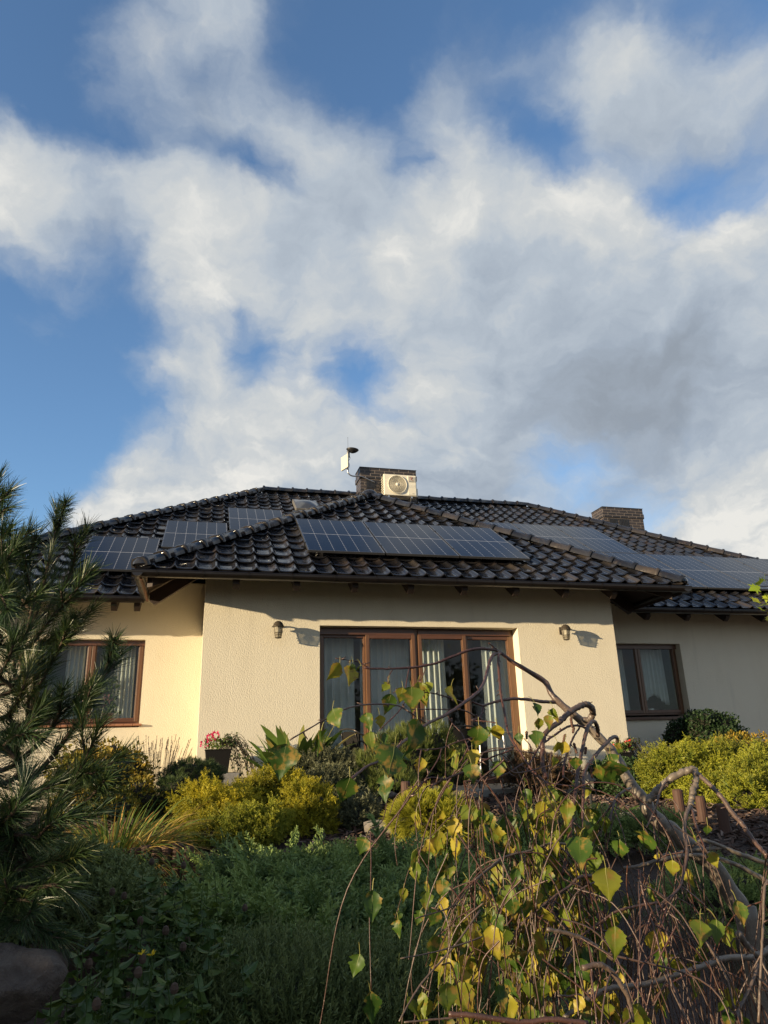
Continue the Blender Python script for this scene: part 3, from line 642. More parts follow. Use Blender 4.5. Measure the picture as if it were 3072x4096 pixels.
# head board over each window
for (w_, x0, x1, y) in ((wl, -2.36, -.82, 11.60), (wr, 7.10, 8.65, 11.62)):
    b = MB(); b.box((x0+.002, y, 1.62), (x1-.002, y+.018, 1.698)); b.build('roller_box', M['frameh'], w_)
b = MB()
for k in range(13):
    x = -2.37+k*.1225; b.box((x, 11.445, .405), (x+.118, 11.64, .432), rot=np.array([[1, 0, 0], [0, .99, .14], [0, -.14, .99]]), about=V3(x, 11.64, .432))
b.build('sill', M['terracotta'], wl, bev=.004)
b = MB(); b.box((7.08, 11.46, .372), (8.67, 11.66, .40)); b.box((7.08, 11.452, .352), (8.67, 11.465, .402)); b.build('sill', M['frameh'], wr, bev=.003)
def build_door():
    dx = lambda u: float((at(u, 2650, 10.22))[0])
    b = MB(); y = 10.20; d = .09; x0, x1, zb, zt = 1.64, 4.70, -.52, 1.70
    xm = dx(1665)
    for (a, c) in ((x0, x0+.05), (xm-.03, xm+.03), (x1-.06, x1)): b.box((a, y, zb), (c, y+d, zt))
    for (a, c) in ((x0+.05, xm-.03), (xm+.03, x1-.06)):
        b.box((a, y+.002, zt-.07), (c, y+d, zt), mi=1); b.box((a, y+.001, zb), (c, y+d, zb+.05), mi=1)
    door = b.build('patio_door', [M['frame'], M['frameh']], house, bev=.005)
    e = [x0+.04, (dx(1443)+dx(1486))/2+.005, xm-.022]
    sash(door, e[0], e[1], zb+.04, zt-.10, y-.002, .045, 'door_leaf'); sash(door, e[1]-.02, e[2], zb+.04, zt-.10, y-.045, .058, 'door_leaf')
    f = [xm+.022, (dx(1839)+dx(1878))/2, x1-.045]
    sash(door, f[0], f[1]+.02, zb+.04, zt-.10, y-.045, .058, 'door_leaf'); sash(door, f[1], f[2], zb+.04, zt-.10, y-.002, .055, 'door_leaf')
    b = MB(); b.box((x0+.002, y-.045, zt-.105), (xm-.032, y-.001, zt-.012), mi=0); b.box((xm+.032, y-.03, zt-.10), (x1-.06, y-.001, zt-.03)); b.build('roller_box', M['frameh'], door, bev=.004)
    for (hx, hz) in ((e[2]-.05, .42), (f[0]+.05, .42)):
        b = MB(); b.box((hx-.014, y-.055, hz-.06), (hx+.014, y-.0455, hz+.08)); b.tube([(hx, y-.055, hz+.02), (hx, y-.085, hz+.02), (hx, y-.085, hz-.09)], .008, 6); b.build('door_handle', M['black'], door)
    return e, f, xm
DE, DF, DXM = build_door()

# curtains -----------------------------------------------------------
def curtain(x0, x1, z0, z1, y, folds, label, amp=.03, fn=None):
    n = int(folds*12)+2; m = 10; xs = np.linspace(0, 1, n); V = []; ph = rng.random()*6
    for j in range(m):
        f = j/(m-1); z = z1+(z0-z1)*f; sprd = 1+.06*f
        for a in xs:
            x = x0+(x1-x0)*(.5+(a-.5)*sprd); x = min(max(x, x0-.05), x1+.05)
            w = amp*(.7+.3*f)*(math.sin(a*folds*6.283+ph+.5*math.sin(a*9+ph))+.35*math.sin(a*folds*12.9+2*ph))
            zz = z if fn is None else max(z, fn(a))
            V.append((x, y+w, zz))
    F = np.array([(j*n+i, j*n+i+1, (j+1)*n+i+1, (j+1)*n+i) for j in range(m-1) for i in range(n-1)])
    b = MB(); b.add(V, F); o = b.build('curtain', M['curtain'], None, smooth=True)
    me = o.data; o.location = (0, 0, 0)
    rl = MB(); rl.tube([(x0-.02, y, z1+.012), (x1+.02, y, z1+.012)], .006, 6); rl.build('curtain_rail', M['alu'], o)
    return tag(o, label, 'curtain', 'sheer curtains behind the windows')
curtain(DE[0]-.02, DE[0]+.55, -.50, 1.62, 10.50, 5, 'sheer curtain behind the leftmost door leaf, dim and grey')
curtain(DE[1]-.02, DE[2], -.50, 1.62, 10.52, 8, 'sheer pale curtain filling the second door leaf from the left')
curtain(DF[0], DF[0]+.50, -.50, 1.62, 10.48, 6, 'sunlit greenish curtain gathered at the left of the third door leaf', .035)
curtain(DF[2]-.40, DF[2]+.05, -.50, 1.62, 10.46, 5, 'greenish curtain gathered beside the right jamb of the patio door')
curtain(-1.98, -1.72, .45, 1.66, 11.90, 4, 'narrow curtain behind the left pane of the pine-side window')
curtain(-1.27, -.98, .45, 1.66, 11.92, 5, 'pale curtain hanging right of the flower pot in the left window')
curtain(7.93, 8.52, .45, 1.66, 11.93, 7, 'white net curtain with a raised scalloped hem in the right window', .03, lambda a: .62+.45*abs(a-.55)**.9*0+.18*math.sin(a*3.1)**2)
curtain(7.16, 7.70, .45, 1.66, 11.95, 5, 'dim net curtain behind the left pane of the right window')

# ------------------------------------------------------------------ chimneys
def chimney(x0, x1, y0, y1, z0, z1, vents):
    uv = lambda co: np.stack([co[:, 0]+co[:, 1], co[:, 2]-z1], -1)
    b = MB(); b.box((x0, y0, z0), (x1, y1, z1-.30)); b.box((x0-.022, y0-.022, z1-.30), (x1+.022, y1+.022, z1-.17)); b.box((x0-.008, y0-.008, z1-.17), (x1+.008, y1+.008, z1-.012))
    ch = b.build('chimney', M['brick'], roof, uv=uv)
    b = MB(); b.box((x0-.02, y0-.02, z1-.012), (x1+.02, y1+.02, z1)); b.build('cap_plate', M['black'], ch)
    for (a, c, lo, hi) in vents:
        b = MB(); b.box((a, y0-.006, lo), (c, y0-.001, hi)); n = 6
        for k in range(n): xx = a+(c-a)*(k+.5)/n; b.box((xx-.008, y0-.018, lo+.01), (xx+.008, y0-.006, hi-.01))
        b.box((a-.012, y0-.012, lo-.012), (c+.012, y0-.002, lo)); b.box((a-.012, y0-.012, hi), (c+.012, y0-.002, hi+.012)); b.build('vent_grille', M['black'], ch)
    return ch
chimney(3.62, 5.05, 15.9, 16.40, 5.0, 6.66, [(3.77, 3.98, 6.11, 6.30), (4.10, 4.31, 6.11, 6.30)])
c2 = [at(2408.5, 2026, 16.2), at(2566, 2033, 16.2)]
X2a, X2b, Z2 = c2[0][0], c2[1][0], c2[0][2]
chimney(X2a, X2b, 16.2, 16.75, 4.2, Z2, [(X2a+.16, X2a+.38, Z2-.56, Z2-.34), (X2a+.46, X2a+.74, Z2-.56, Z2-.34)])

# roof window near the ridge (a dome light with a lead apron)
def build_skylight():
    k = math.hypot(1, T); SD = V3(0, 1, T)/k; NN = V3(0, -T, 1)/k; O = V3(1.93, 15.12, ZM+T*(15.12-YM))+NN*.05
    R = np.stack([V3(1, 0, 0), SD, NN], -1); b = MB(); L, Wd = .85, .57
    def bx(a, c, mm): 
        V = np.array([[x, y, z] for x in (a[0], c[0]) for y in (a[1], c[1]) for z in (a[2], c[2])], float)@R.T+O
        mm.add(V, np.array([[0, 1, 3, 2], [4, 6, 7, 5], [0, 4, 5, 1], [2, 3, 7, 6], [0, 2, 6, 4], [1, 5, 7, 3]]))
    bx((0, 0, 0), (Wd, L, .10), b); s = b.build('roof_window', M['grey'], roof, bev=.01)
    b = MB(); n = 9; V = []
    for i in range(n):
        for j in range(n):
            u, v = i/(n-1), j/(n-1); V.append(V3(.03+u*(Wd-.06), .03+v*(L-.06), .101+.07*math.sin(math.pi*u)**.8*math.sin(math.pi*v)**.8)@R.T+O)
    b.add(V, np.array([(i*n+j, (i+1)*n+j, (i+1)*n+j+1, i*n+j+1) for i in range(n-1) for j in range(n-1)])); b.build('dome', simple('smoked_dome', (.05, .05, .05), .12), s, smooth=True)
    b = MB(); bx((-.08, -.22, .03), (Wd+.08, 0, .045), b); b.build('apron', M['lead'], s)
build_skylight()

# ------------------------------------------------------------------ solar panels
PM = {'a': panel_mat(6, 9, 1.134, 1.722, 'panel_cells_six_columns'), 'b': panel_mat(6, 12, 1.055, 2.06, 'panel_cells_long')}
def solar(x, s, ye, ze, w, l, kind, label, group):
    k = math.hypot(1, T); SD = V3(0, 1, T)/k; NN = V3(0, -T, 1)/k
    O = V3(x, ye, ze)+SD*s+NN*.105; R = np.stack([V3(1, 0, 0), SD, NN], -1)
    root = thing('solar_panel', O, label, 'solar panel', group)
    def bx(mm, a, c):
        V = np.array([[p, q, z] for p in (a[0], c[0]) for q in (a[1], c[1]) for z in (a[2], c[2])], float)@R.T+O
        mm.add(V, np.array([[0, 1, 3, 2], [4, 6, 7, 5], [0, 4, 5, 1], [2, 3, 7, 6], [0, 2, 6, 4], [1, 5, 7, 3]]))
    b = MB(); f = .011; h = .035
    bx(b, (0, 0, 0), (f, l, h)); bx(b, (w-f, 0, 0), (w, l, h)); bx(b, (f, 0, .0005), (w-f, f, h)); bx(b, (f, l-f, .0005), (w-f, l, h))
    fr = b.build('panel_frame', M['panelframe'], root)
    b = MB(); bx(b, (f, f, .02), (w-f, l-f, h-.002))
    inv = R; uv = lambda co: ((co-O)@inv)[:, :2]
    b.build('cells', PM[kind], root, uv=uv)
    for cx in (0, w):
        for cy in (l*.22, l*.78):
            b = MB(); bx(b, (cx-.012, cy-.02, -.03), (cx+.012, cy+.02, h+.004)); b.build('clamp', M['black'], root)
    return root
M['panelframe'] = simple('anodised_black_frame', (.10, .10, .105), .3, .6, .05)
YP, ZP = YE-.01, ZE-.0065
for i, lb in enumerate(('leftmost of the three panels on the front hip roof', 'middle panel of the three on the front hip roof', 'rightmost of the three panels on the front hip roof')):
    solar(1.42+i*1.154, .62, YP, ZP, 1.134, 1.722, 'a', 'dark blue solar panel, '+lb, 'solar panels on the roof')
for (x, s, lb) in ((-1.925, .72, 'lowest solar panel of the stepped left row, above the left gutter'), (-.745, 1.97, 'middle solar panel of the stepped left row'), (.435, 3.24, 'highest solar panel of the stepped left row, below the ridge')):
    solar(x, s, YM-.01, ZM-.0065, 1.134, 1.722, 'a', lb, 'solar panels on the roof')
pos = ['first', 'second', 'third', 'fourth', 'fifth']
for i in range(5):
    x = 9.15-1.055-(4-i)*1.075; solar(x, 2.80, YM-.01, ZM-.0065, 1.055, 2.06, 'b', 'grey-looking solar panel, %s from the left in the upper row of the right roof' % pos[i], 'solar panels on the roof')
for i in range(5):
    x = 12.525-1.055-(4-i)*1.075; solar(x, .72, YM-.01, ZM-.0065, 1.055, 2.06, 'b', 'grey-looking solar panel, %s from the left in the lower row of the right roof' % pos[i], 'solar panels on the roof')
def rail(x0, x1, s, ye, ze, label):
    k = math.hypot(1, T); SD = V3(0, 1, T)/k; NN = V3(0, -T, 1)/k; P = V3(0, ye, ze)+SD*s+NN*.083
    root = thing('mounting_rail', P+V3(x0, 0, 0), label, 'rail', 'rails under the solar panels')
    b = MB(); b.tube([P+V3(x0-.06, 0, 0), P+V3(x1+.06, 0, 0)], .018, 4); b.build('rail', M['black'], root)
    n = max(2, int((x1-x0)/1.1)+1)
    for i in range(n):
        q = P+V3(x0+(x1-x0)*(i+.2)/n, 0, 0); b = MB(); b.tube([q, q-NN*.03-SD*.05, q-NN*.065-SD*.07, q-NN*.065+SD*.1], .009, 4); b.build('roof_hook', M['alu'], root)
rail(1.42, 4.86, .95, YP, ZP, 'lower metal rail under the three front solar panels'); rail(1.42, 4.86, 2.0, YP, ZP, 'upper metal rail under the three front solar panels')
rail(-1.925, -.79, 1.05, YM, ZM, 'metal rail under the lowest panel of the left row'); rail(-.745, .39, 2.3, YM, ZM, 'metal rail under the middle panel of the left row')
rail(7.2, 12.5, 1.1, YM, ZM, 'metal rail under the lower row of panels on the right roof')

# ------------------------------------------------------------------ air conditioner, antenna
def build_ac():
    x0, x1, z0, z1, y0, y1 = 4.10, 4.93, 5.80, 6.345, 15.46, 15.76
    root = thing('air_conditioner', (x0, y1, z0), 'cream outdoor air conditioning unit on brackets in front of the dark chimney', 'air conditioner')
    b = MB(); b.box((x0, y0+.012, z0), (x1, y1, z1)); b.box((x1, y0+.10, z0+.02), (x1+.055, y1-.02, z1-.30)); cs = b.build('casing', M['white'], root, bev=.018)
    cx, cz, r = x0+.335, (z0+z1)/2+.005, .235
    RX = np.array([[1, 0, 0], [0, 0, 1], [0, -1, 0]], float)      # z axis -> -y
    RX = np.array([[1, 0, 0], [0, 0, -1], [0, 1, 0]], float)
    b = MB(); b.lathe([(.001, 0), (r-.006, 0)], 48, (cx, y0+.0095, cz), rot=RX); b.build('fan_shade_disc', simple('fan_shadow', (.035, .030, .022), .6), root)  # flat dark disc; shade of the fan hollow put into its colour
    b = MB()
    for k in range(9):
        rr = r*(k+1.2)/9.4; P = [(cx+rr*math.cos(t), y0-.012, cz+rr*math.sin(t)) for t in np.linspace(0, 2*math.pi, 49)]; b.tube(P, .0042 if k < 8 else .010, 5, cap=False)
    for k in range(48):
        t = k*2*math.pi/48; b.tube([(cx+.04*math.cos(t), y0-.008, cz+.04*math.sin(t)), (cx+r*.6*math.cos(t+.05), y0-.010, cz+r*.6*math.sin(t+.05)), (cx+r*math.cos(t+.1), y0-.004, cz+r*math.sin(t+.1))], .0016, 4)
    g = b.build('fan_grille', M['white'], root, smooth=True)
    b = MB(); b.lathe([(.001, .022), (.04, .020), (.045, .008), (.045, 0)], 24, (cx, y0, cz), rot=RX); b.build('hub', M['white'], g, smooth=True)
    b = MB(); b.box((x0+.60, y0, z0+.025), (x1-.02, y0+.013, z1-.03)); pl = b.build('service_panel', M['white'], root, bev=.01)
    b = MB()
    for k in range(3): b.box((x0+.62, y0-.006, z0+.285-.032*k), (x1-.035, y0-.0005, z0+.293-.032*k))
    b.build('louvre', M['whitep'], pl)
    b = MB(); b.box((x0+.625, y0-.003, z0+.36), (x1-.035, y0-.0005, z1-.05)); b.build('badge', simple('badge_grey', (.42, .39, .33), .4), pl)
    b = MB(); rx, rz = x0+.65, z0+.375
    pts = [(0, .105), (.055, .105), (.068, .088), (.055, .066), (.03, .062), (.055, .03), (.10, .012)]
    b.tube([(rx+a, y0-.006, rz+c+.015) for a, c in pts], [.004, .0055, .006, .006, .006, .0045, .002], 6); b.build('emblem', M['inkred'], pl)
    for (txt, px, pz, sz) in (('ROTENSO', x0+.635, z0+.363, .026), ('UKURA', x0+.70, z0+.055, .020)):
        cu = bpy.data.curves.new('lettering', 'FONT'); cu.body = txt; cu.size = sz; cu.extrude = .0005; ob = bpy.data.objects.new('lettering', cu); C.objects.link(ob)
        dg = bpy.context.evaluated_depsgraph_get(); me = bpy.data.meshes.new_from_object(ob.evaluated_get(dg)); bpy.data.objects.remove(ob)
        o = bpy.data.objects.new('lettering', me); C.objects.link(o); me.materials.clear(); me.materials.append(M['inkgrey'])
        o.matrix_world = Matrix.Translation((px, y0-.0045, pz))@Matrix.Rotation(math.pi/2, 4, 'X'); o.parent = pl
    b = MB()   # side openings
    for r_ in range(8):
        for c_ in range(3): b.box((x0-.004, y0+.04+c_*.085, z0+.035+r_*.063), (x0+.002, y0+.04+c_*.085+.062, z0+.035+r_*.063+.044))
    b.build('side_vents', simple('vent_dark', (.03, .028, .022), .6), root)
    for xx in (x0+.12, x1-.13):
        b = MB(); b.box((xx-.02, y0+.03, z0-.045), (xx+.02, 15.897, z0-.002)); b.box((xx-.018, 15.87, z0-.30), (xx+.018, 15.897, z0-.045))
        b.tube([(xx, y0+.08, z0-.04), (xx, 15.88, z0-.27)], .013, 5); b.build('bracket', M['alu'], root)
    b = MB(); b.tube(smooth_path([(x1+.05, y1-.08, z0+.12), (x1+.09, y1-.02, z0-.02), (x1+.02, 15.86, z0-.25), (x1-.05, 15.84, z0-.5)]), .014, 6); b.build('pipe', M['black'], root, smooth=True)
build_ac()
def build_antenna():
    y = 15.85; root = thing('roof_antenna', (3.62, 15.9, 6.40), 'white panel antenna under a black dish-shaped aerial on a bent steel arm', 'antenna')
    b = MB(); b.tube(smooth_path([(3.98, 15.885, 6.26), (3.72, 15.87, 6.36), (3.60, y, 6.385), (3.42, y, 6.38), (3.33, y, 6.42), (3.29, y, 6.52), (3.29, y, 6.80), (3.29, y, 7.03)]), .018, 8); b.build('mast', M['chrome'], root, smooth=True)
    a = math.radians(-70); Rz = np.array([[math.cos(a), -math.sin(a), 0], [math.sin(a), math.cos(a), 0], [0, 0, 1]])
    b = MB(); b.box((-.16, -.075, -.18), (.16, -.03, .18)); V = b.V[0]@Rz.T+V3(3.27, y, 6.72); b.V[0] = V; b.build('panel', simple('antenna_plastic', (.50, .48, .42), .5), root, bev=.012)
    b = MB(); prof = [(.001, .02), (.12, .018), (.155, .012), (.158, 0), (.13, -.03), (.09, -.06), (.04, -.085), (.001, -.09)]
    Rt = np.array([[math.cos(.08), 0, math.sin(.08)], [0, 1, 0], [-math.sin(.08), 0, math.cos(.08)]])
    b.lathe(prof, 24, (3.42, y, 7.08), rot=Rt@np.diag([1.0, .8, 1])); b.build('dish', M['black'], root, smooth=True)
    b = MB(); b.lathe([(.035, -.10), (.035, .06), (.03, .07)], 12, (3.315, y, 6.97)); b.build('collar', M['black'], root)
    b = MB(); b.tube([(3.305, y, 7.08), (3.305, y, 7.40)], .0045, 5); b.lathe([(.001, -.012), (.009, 0), (.001, .014)], 8, (3.305, y, 7.40)); b.build('whip', M['chrome'], root)
    b = MB(); b.tube(smooth_path([(3.32, y-.01, 6.93), (3.35, y-.02, 6.85), (3.31, y-.03, 6.75), (3.33, y-.02, 6.66), (3.30, y-.02, 6.5)]), .006, 5); b.build('cable', M['black'], root, smooth=True)
build_antenna()

# ------------------------------------------------------------------ wall lamps
def lamp(P, label):
    """P wall point at the hood's height"""
    P = V3(*P); root = thing('wall_lamp', P, label, 'lamp', 'lamps beside the patio door')
    ax = P+V3(0, -.155, 0)
    b = MB(); b.box(P+V3(-.03, -.018, -.07), P+V3(.03, 0, .045)); b.tube(smooth_path([P+V3(0, -.01, .0), P+V3(0, -.06, .035), P+V3(0, -.11, .03)]), .012, 7); b.build('bracket', M['lamp'], root, bev=.004)
    b = MB(); b.lathe([(.001, .062), (.02, .06), (.045, .048), (.066, .022), (.072, .0), (.088, -.012), (.090, -.020), (.070, -.020), (.065, -.006)], 12, ax); b.build('hood', M['lamp'], root, smooth=True)
    b = MB(); b.lathe([(.060, -.018), (.040, -.165), (.001, -.168)], 12, ax); b.build('glass_shade', M['lampglass'], root, smooth=True)
    b = MB()
    for k in range(6):
        t = k*math.pi/3+.3; b.tube([ax+V3(.066*math.cos(t), .066*math.sin(t), -.015), ax+V3(.045*math.cos(t), .045*math.sin(t), -.17)], .004, 5)
    for (z, r) in ((-.105, .056), (-.135, .052), (-.17, .046)): b.tube([ax+V3(r*math.cos(t), r*math.sin(t), z) for t in np.linspace(0, 2*math.pi, 19)], .0035, 5, cap=False)
    b.lathe([(.001, -.185), (.02, -.18), (.046, -.172), (.046, -.166)], 12, ax); b.build('cage', M['lamp'], root)
    b = MB(); b.lathe([(.001, -.12), (.022, -.11), (.028, -.08), (.018, -.045), (.016, -.02)], 10, ax); b.build('bulb', simple('bulb_glass', (.8, .78, .7), .2), root, smooth=True)
lamp((1.035, 10, 1.665), 'old metal lantern on the wall left of the patio door'); lamp((5.425, 10, 1.675), 'old metal lantern on the wall right of the patio door')
b = MB(); p = at(1010, 3038, 9.97); b.box(p+V3(-.04, -.03, -.045), p+V3(.035, .029, .045)); o = b.build('socket_box', M['white'], None, bev=.006)
b = MB(); b.box(p+V3(-.036, -.036, -.02), p+V3(.031, -.0305, .038)); b.build('socket_lid', M['white'], o, bev=.003)
tag(o, 'small white outdoor socket box low on the wall right of the planter', 'socket')

# ------------------------------------------------------------------ plants
def t_spray(L=1., n=9, ls=.34, w=.035, seed=1, spread=.8, fine=2):
    """juniper/cypress spray: stem along z with alternate feathery shoots"""
    r = np.random.default_rng(seed); V = []; F = []; Tt = []
    def rib(a, c, w0, t0, t1):
        a = np.asarray(a); c = np.asarray(c); d = c-a; s = np.cross(d, r.normal(size=3)); s = s/(np.linalg.norm(s)+1e-9)
        k = len(V); V.extend([a-s*w0, a+s*w0, c+s*w0*.35, c-s*w0*.35]); F.append((k, k+1, k+2, k+3)); Tt.extend([t0, t0, t1, t1])
    rib((0, 0, 0), (0, 0, L), w*.8, .0, .8)
    for i in range(n):
        z = L*(.12+.85*i/n); s = 1 if i % 2 else -1; l = ls*L*(1-.45*i/n)*r.uniform(.7, 1.2)
        d = V3(s*spread, r.normal(0, .35), r.uniform(.7, 1.1)); d /= np.linalg.norm(d); b0 = V3(0, 0, z); e = b0+d*l
        rib(b0, e, w, .1+.5*z/L, .6+.4*z/L)
        for j in range(fine):
            q = b0+d*l*(.35+.4*j/fine); d2 = nrm(d+r.normal(0, .7, 3)); rib(q, q+d2*l*.5, w*.8, .4, .8+.2*z/L)
    return np.array(V), np.array(F), np.array(Tt)
def t_tuft(n=14, L=1., w=.03, spread=.5, seed=2):
    """needles radiating from a bud"""
    r = np.random.default_rng(seed); V = []; F = []; Tt = []
    for i in range(n):
        a = r.uniform(0, 6.283); z0 = r.uniform(0, .45)*L; sp = spread*r.uniform(.5, 1.2); d = nrm(V3(math.cos(a)*sp, math.sin(a)*sp, 1.)); s = nrm(np.cross(d, r.normal(size=3)))*w
        p = V3(0, 0, z0); q = p+d*L*r.uniform(.5, .8); k = len(V); V.extend([p-s, p+s, q+s*.3, q-s*.3]); F.append((k, k+1, k+2, k+3)); Tt.extend([.1, .1, 1, 1])
    return np.array(V), np.array(F), np.array(Tt)
def t_leaf(w=.5, fold=.15, curl=.15):
    """simple pointed leaf along z, folded on the rib"""
    zs = [0, .25, .55, .82, 1.]; ws = [.02, .85, 1., .55, .02]; V = []; F = []
    for z, q in zip(zs, ws):
        y = -curl*z*z
        V += [(-w/2*q, y+fold*q*w, z), (0, y, z), (w/2*q, y+fold*q*w, z)]
    for i in range(4): F += [(3*i, 3*i+1, 3*i+4, 3*i+3), (3*i+1, 3*i+2, 3*i+5, 3*i+4)]
    return np.array(V), np.array(F), np.repeat(np.array(zs), 3)
def t_rleaf():   # small round leaf
    V = [(0, 0, 0), (-.4, .08, .4), (0, -.05, 1), (.4, .08, .4)]
    return np.array(V, float), np.array([(0, 1, 2, 3)]), np.array([0, .5, 1, .5])

def lumpy(dirs, seed, amp=.14):
    r = np.random.default_rng(seed); f = np.ones(len(dirs))
    for k in range(5):
        w = r.normal(size=3)*(2.2+1.3*k); f += amp/(1+.5*k)*np.sin(dirs@w+r.uniform(0, 6))
    return f
def shrub(name, label, cat, lobes, tmpls, n, size, mat, up=.35, out=1., rand=.35, droop=0, group=None, depth=(.82, 1.02), part='foliage', amp=.14, cutz=None, core=.84, base=None, layered=False):
    """lobes: (centre, (rx,ry,rz)); sprigs scattered over the outside of the union of lobes"""
    cs = [np.asarray(l[0], float) for l in lobes]; rs = [np.asarray(l[1], float) for l in lobes]
    base = base if base is not None else cs[0]; gzv = float(gz(base[0], base[1]))
    root = thing(name, (base[0], base[1], gzv), label, cat, group)
    area = np.array([(r[0]*r[1]*r[2])**(2/3) for r in rs]); area /= area.sum(); mb = MB(); cr = MB()
    for li, (c, r) in enumerate(zip(cs, rs)):
        k = int(n*area[li]); d = nrm(rng.normal(size=(k*2, 3))); d = d[d[:, 2] > -.55][:k]
        f = lumpy(d, li+11, amp)*rng.uniform(depth[0], depth[1], len(d)); P = c+d*r*f[:, None]
        keep = np.ones(len(P), bool)
        for lj, (c2, r2_) in enumerate(zip(cs, rs)):
            if lj != li: keep &= (((P-c2)/r2_)**2).sum(1) > .72
        keep &= P[:, 2] > gz(P[:, 0], P[:, 1])-.05
        P = P[keep]; d = d[keep]; Nn = nrm(d/r); Z = Nn*out+V3(0, 0, up)+rng.normal(0, rand, P.shape); Z[:, 2] -= droop
        if layered:                                              # fronds held flat, in tiers
            Z = nrm(Nn*V3(1, 1, .25)+rng.normal(0, .55, P.shape)*V3(1, 1, .18)+V3(0, 0, .10)); X = nrm(np.cross(Z, V3(0, 0, 1))+rng.normal(0, .16, P.shape)); X = nrm(X-Z*(X*Z).sum(1)[:, None]); R = np.stack([X, np.cross(Z, X), Z], -1)
        else: R = frames(Z)
        s = size*rng.uniform(.5, 1.3, len(P))*(1+.35*(rng.random(len(P)) < .06)); g = np.array_split(rng.permutation(len(P)), len(tmpls))
        lob = rng.uniform(-.18, .18)
        for t, idx in zip(tmpls, g):
            rn = np.clip(rng.beta(2, 2, len(idx))+lob+.25*np.sin(P[idx]@V3(5, 3, 7)), 0, 1)
            if len(idx): mb.inst(t, R[idx], P[idx], rnd=rn, S=s[idx])
        # twiggy heart: solid dark core, inner shade put into its colour
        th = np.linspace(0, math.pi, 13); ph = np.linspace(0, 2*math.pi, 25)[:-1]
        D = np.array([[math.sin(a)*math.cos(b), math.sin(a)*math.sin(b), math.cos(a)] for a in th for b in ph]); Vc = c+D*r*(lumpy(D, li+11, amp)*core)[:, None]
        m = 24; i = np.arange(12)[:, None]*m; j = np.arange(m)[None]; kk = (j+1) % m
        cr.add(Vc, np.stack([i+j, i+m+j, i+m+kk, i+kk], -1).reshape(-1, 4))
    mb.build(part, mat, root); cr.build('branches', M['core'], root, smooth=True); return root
def lob(u, v, Y, ru, rv, ry=None):
    """lobe centred on the line of sight at depth Y, radii given as seen"""
    P = at(u, v, Y); k = fd(P)/F0; return (P, (ru*k, (ry if ry else ru*k*.9), rv*k))
SP = [t_spray(seed=s) for s in (1, 2, 3)]; SPF = [t_spray(n=11, ls=.26, w=.022, seed=s, spread=.6) for s in (4, 5, 6)]
SPJ = [t_spray(n=12, ls=.30, w=.026, seed=s, spread=1.1, fine=2) for s in (21, 22, 23)]
TUF = [t_tuft(seed=s) for s in (1, 2)]; TUFL = [t_tuft(n=22, L=1., w=.018, spread=.45, seed=s) for s in (5, 6)]
RL = [t_rleaf()]; LF = [t_leaf()]

def t_plume(base, n=12, seed=1, flat=.35, ls=.42, droop=.12):
    """a whole branchlet: sprays set alternately along an arching stem"""
    r = np.random.default_rng(seed); V = []; F = []; Tt = []; k = 0
    for i in range(n+1):
        z = .10+.72*i/n; sd = 1 if i % 2 else -1; last = i == n; y = -droop*z*z*1.6
        Zv = nrm(V3(0 if last else sd*r.uniform(.5, 1.0), r.normal(0, flat)-.1*z, 1.)); X = nrm(np.cross(r.normal(size=3), Zv)); Yv = np.cross(Zv, X); b = base[r.integers(len(base))]; sc = ls*(1.15-.5*z)*r.uniform(.75, 1.15)
        V.append(b[0]@np.stack([X, Yv, Zv], -1).T*sc+V3(0, y, z)); F.append(b[1]+k); Tt.append(np.clip(b[2]*(.55+.45*z), 0, 1)); k += len(b[0])
    return np.concatenate(V), np.concatenate(F), np.concatenate(Tt)
S1 = [t_spray(n=7, ls=.40, w=.055, seed=s, spread=.95, fine=1) for s in (41, 42, 43)]
PLJ = [t_plume(S1, 14, s, flat=.22, droop=.10) for s in (51, 52, 53, 54)]; PLG = [t_plume(S1, 9, s, flat=.6, ls=.5, droop=.04) for s in (61, 62, 63)]
